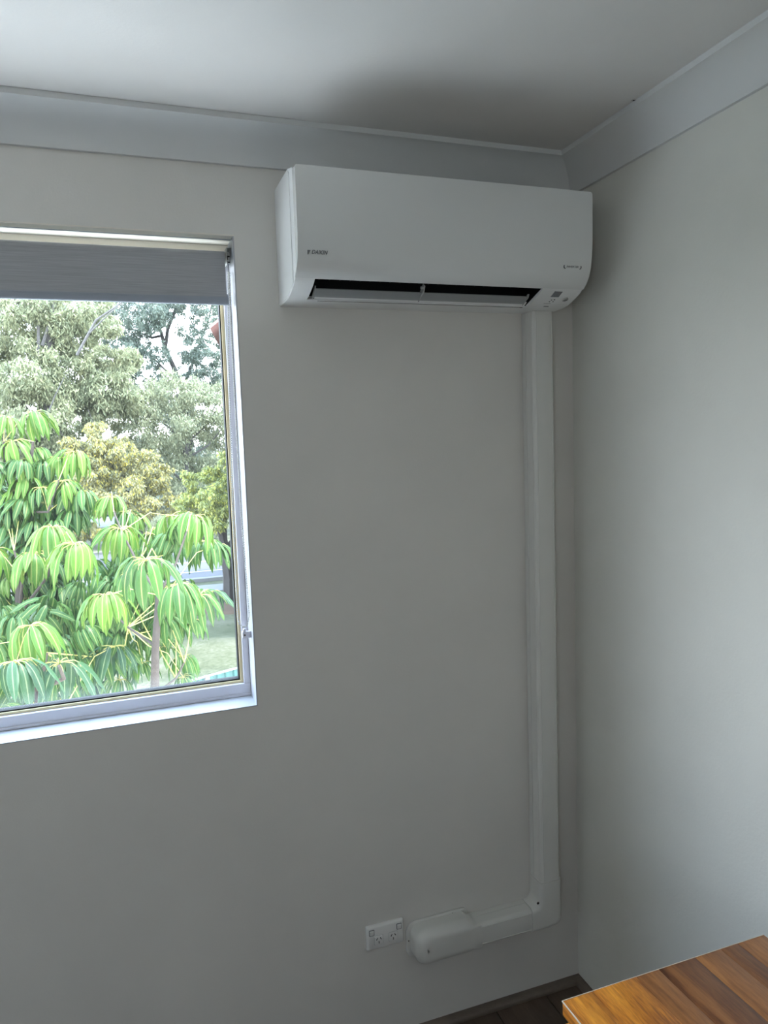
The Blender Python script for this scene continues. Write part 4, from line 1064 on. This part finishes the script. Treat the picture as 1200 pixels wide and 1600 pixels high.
tA = [pd(30, 960, 6.5), pd(28, 800, 6.6), pd(45, 745, 6.6), pd(52, 690, 6.5)]
umbrella_tree('tall umbrella tree with drooping bright green leaves at the left of the window', (tA[0].x, tA[0].y),
    [([down(tA[0], .1), tA[0], tA[1], tA[2], tA[3]], .045, .012), ([tA[1], pd(8, 740, 6.6), pd(6, 690, 6.5)], .014, .008), ([tA[1], pd(75, 800, 6.4), pd(92, 750, 6.4)], .014, .008), ([tA[0], pd(75, 900, 6.2), pd(84, 850, 6.1)], .014, .008), ([tA[0], pd(35, 905, 6.1), pd(22, 860, 6.1)], .014, .008)],
    [(52, 645, 40, 0, 13, 0), (8, 652, 38, 0, 12, 0), (20, 690, 42, 0, 12, 0), (55, 703, 34, 0, 13, 0), (28, 722, 42, 0, 14, 0), (92, 716, 34, 0, 12, 0), (116, 706, 40, 0, 13, 0), (98, 752, 38, 0, 13, 0), (28, 768, 40, 0, 13, 0), (80, 784, 42, 1, 12, 0),
     (82, 824, 52, 0, 13, 0), (18, 824, 42, 1, 13, 0), (116, 850, 56, 0, 14, 0), (50, 866, 48, 0, 13, 0), (18, 903, 36, 0, 12, 0), (54, 898, 36, 0, 12, 0), (-10, 760, 42, 0, 12, 0), (-12, 860, 46, 0, 12, 0), (92, 905, 42, 1, 11, 0), (128, 770, 36, 1, 11, 0), (4, 800, 38, 1, 10, 0), (62, 850, 36, 1, 10, 0), (42, 748, 38, 0, 11, 0), (64, 762, 34, 1, 10, 0), (36, 806, 40, 0, 11, 0), (74, 876, 42, 1, 11, 0), (44, 935, 42, 1, 10, 0), (100, 948, 42, 2, 10, 0), (-6, 930, 44, 1, 11, 0)],
    fill=[(0, 125, 715, 960, 60, 40, 6.4, 7.6), (-30, 0, 700, 1000, 7, 42, 6.2, 7.2)], seed=2)
tB = [pd(242, 1085, 5.2), pd(243, 1010, 5.2), pd(248, 930, 5.25), pd(250, 880, 5.3)]
umbrella_tree('umbrella tree with a bare brown trunk in the lower middle of the window', (tB[0].x, tB[0].y),
    [([down(tB[0], -.05), tB[0], tB[1], tB[2], tB[3]], .036, .018), ([tB[2], pd(215, 880, 5.5), pd(190, 830, 5.6), pd(178, 800, 5.7)], .011, .006), ([tB[2], pd(275, 880, 5.4), pd(292, 830, 5.4)], .011, .006), ([tB[1], pd(200, 980, 5.5), pd(168, 950, 5.5)], .011, .006), ([tB[0], pd(275, 1060, 5.3), pd(288, 1035, 5.3)], .010, .006)],
    [(174, 777, 38, 0, 14, 0), (186, 826, 50, 0, 14, 0), (228, 875, 62, 1, 14, 0), (236, 834, 32, 1, 11, 0), (212, 806, 30, 0, 12, 0), (268, 806, 46, 0, 13, 0), (302, 806, 50, 0, 13, 0), (322, 846, 42, 1, 12, 0), (338, 852, 34, 1, 10, 0), (276, 914, 56, 1, 14, 0), (312, 930, 50, 1, 12, 0),
     (236, 932, 46, 1, 11, 0), (165, 930, 56, 0, 14, 0), (160, 908, 28, 1, 11, 0), (275, 966, 42, 1, 12, 0), (302, 968, 32, 1, 11, 0), (230, 982, 38, 1, 12, 0), (285, 1026, 38, 1, 11, 0), (222, 1036, 30, 1, 10, 0), (286, 1058, 26, 1, 11, 0), (186, 1062, 36, 1, 12, 0), (330, 925, 36, 2, 9, 0), (205, 895, 50, 1, 10, 0), (196, 800, 32, 1, 10, 0), (248, 826, 34, 0, 10, 0), (292, 848, 38, 1, 10, 0), (205, 940, 40, 1, 9, 0), (255, 945, 38, 2, 9, 0), (258, 1010, 32, 1, 9, 0), (200, 1015, 36, 2, 9, 0)],
    fill=[(150, 290, 850, 1010, 34, 42, 5.9, 6.9), (130, 230, 950, 1020, 12, 38, 5.6, 6.4), (255, 325, 800, 850, 5, 34, 5.8, 6.2)], seed=3)
tC = [pd(60, 1150, 4.6), pd(60, 1080, 4.7), pd(72, 1020, 4.8)]
umbrella_tree('low umbrella tree with large dark leaves at the bottom left of the window', (tC[0].x, tC[0].y),
    [([down(tC[0]), tC[0], tC[1], tC[2]], .040, .014), ([tC[1], pd(20, 1050, 4.5), pd(24, 1040, 4.4)], .016, .009), ([tC[1], pd(100, 1060, 4.5), pd(92, 1040, 4.4)], .016, .009)],
    [(48, 978, 62, 0, 13, 0), (97, 1016, 46, 1, 12, 0), (24, 1034, 66, 2, 12, 0), (92, 1036, 62, 2, 11, 0), (150, 1018, 50, 1, 10, 0), (178, 1010, 52, 2, 10, 0), (-6, 1085, 50, 1, 12, 0), (140, 1066, 44, 2, 10, 0), (60, 1075, 52, 2, 10, 0), (-30, 1010, 60, 1, 12, 0), (75, 965, 44, 1, 10, 0), (128, 985, 46, 2, 10, 0), (140, 940, 40, 1, 9, 0), (115, 1050, 44, 1, 9, 0), (196, 1030, 40, 2, 9, 0), (168, 975, 40, 1, 9, 0), (40, 1020, 50, 2, 9, 0)],
    fill=[(-40, 130, 940, 1110, 36, 50, 5.0, 6.2), (100, 200, 880, 960, 10, 40, 5.9, 6.6)], seed=4)
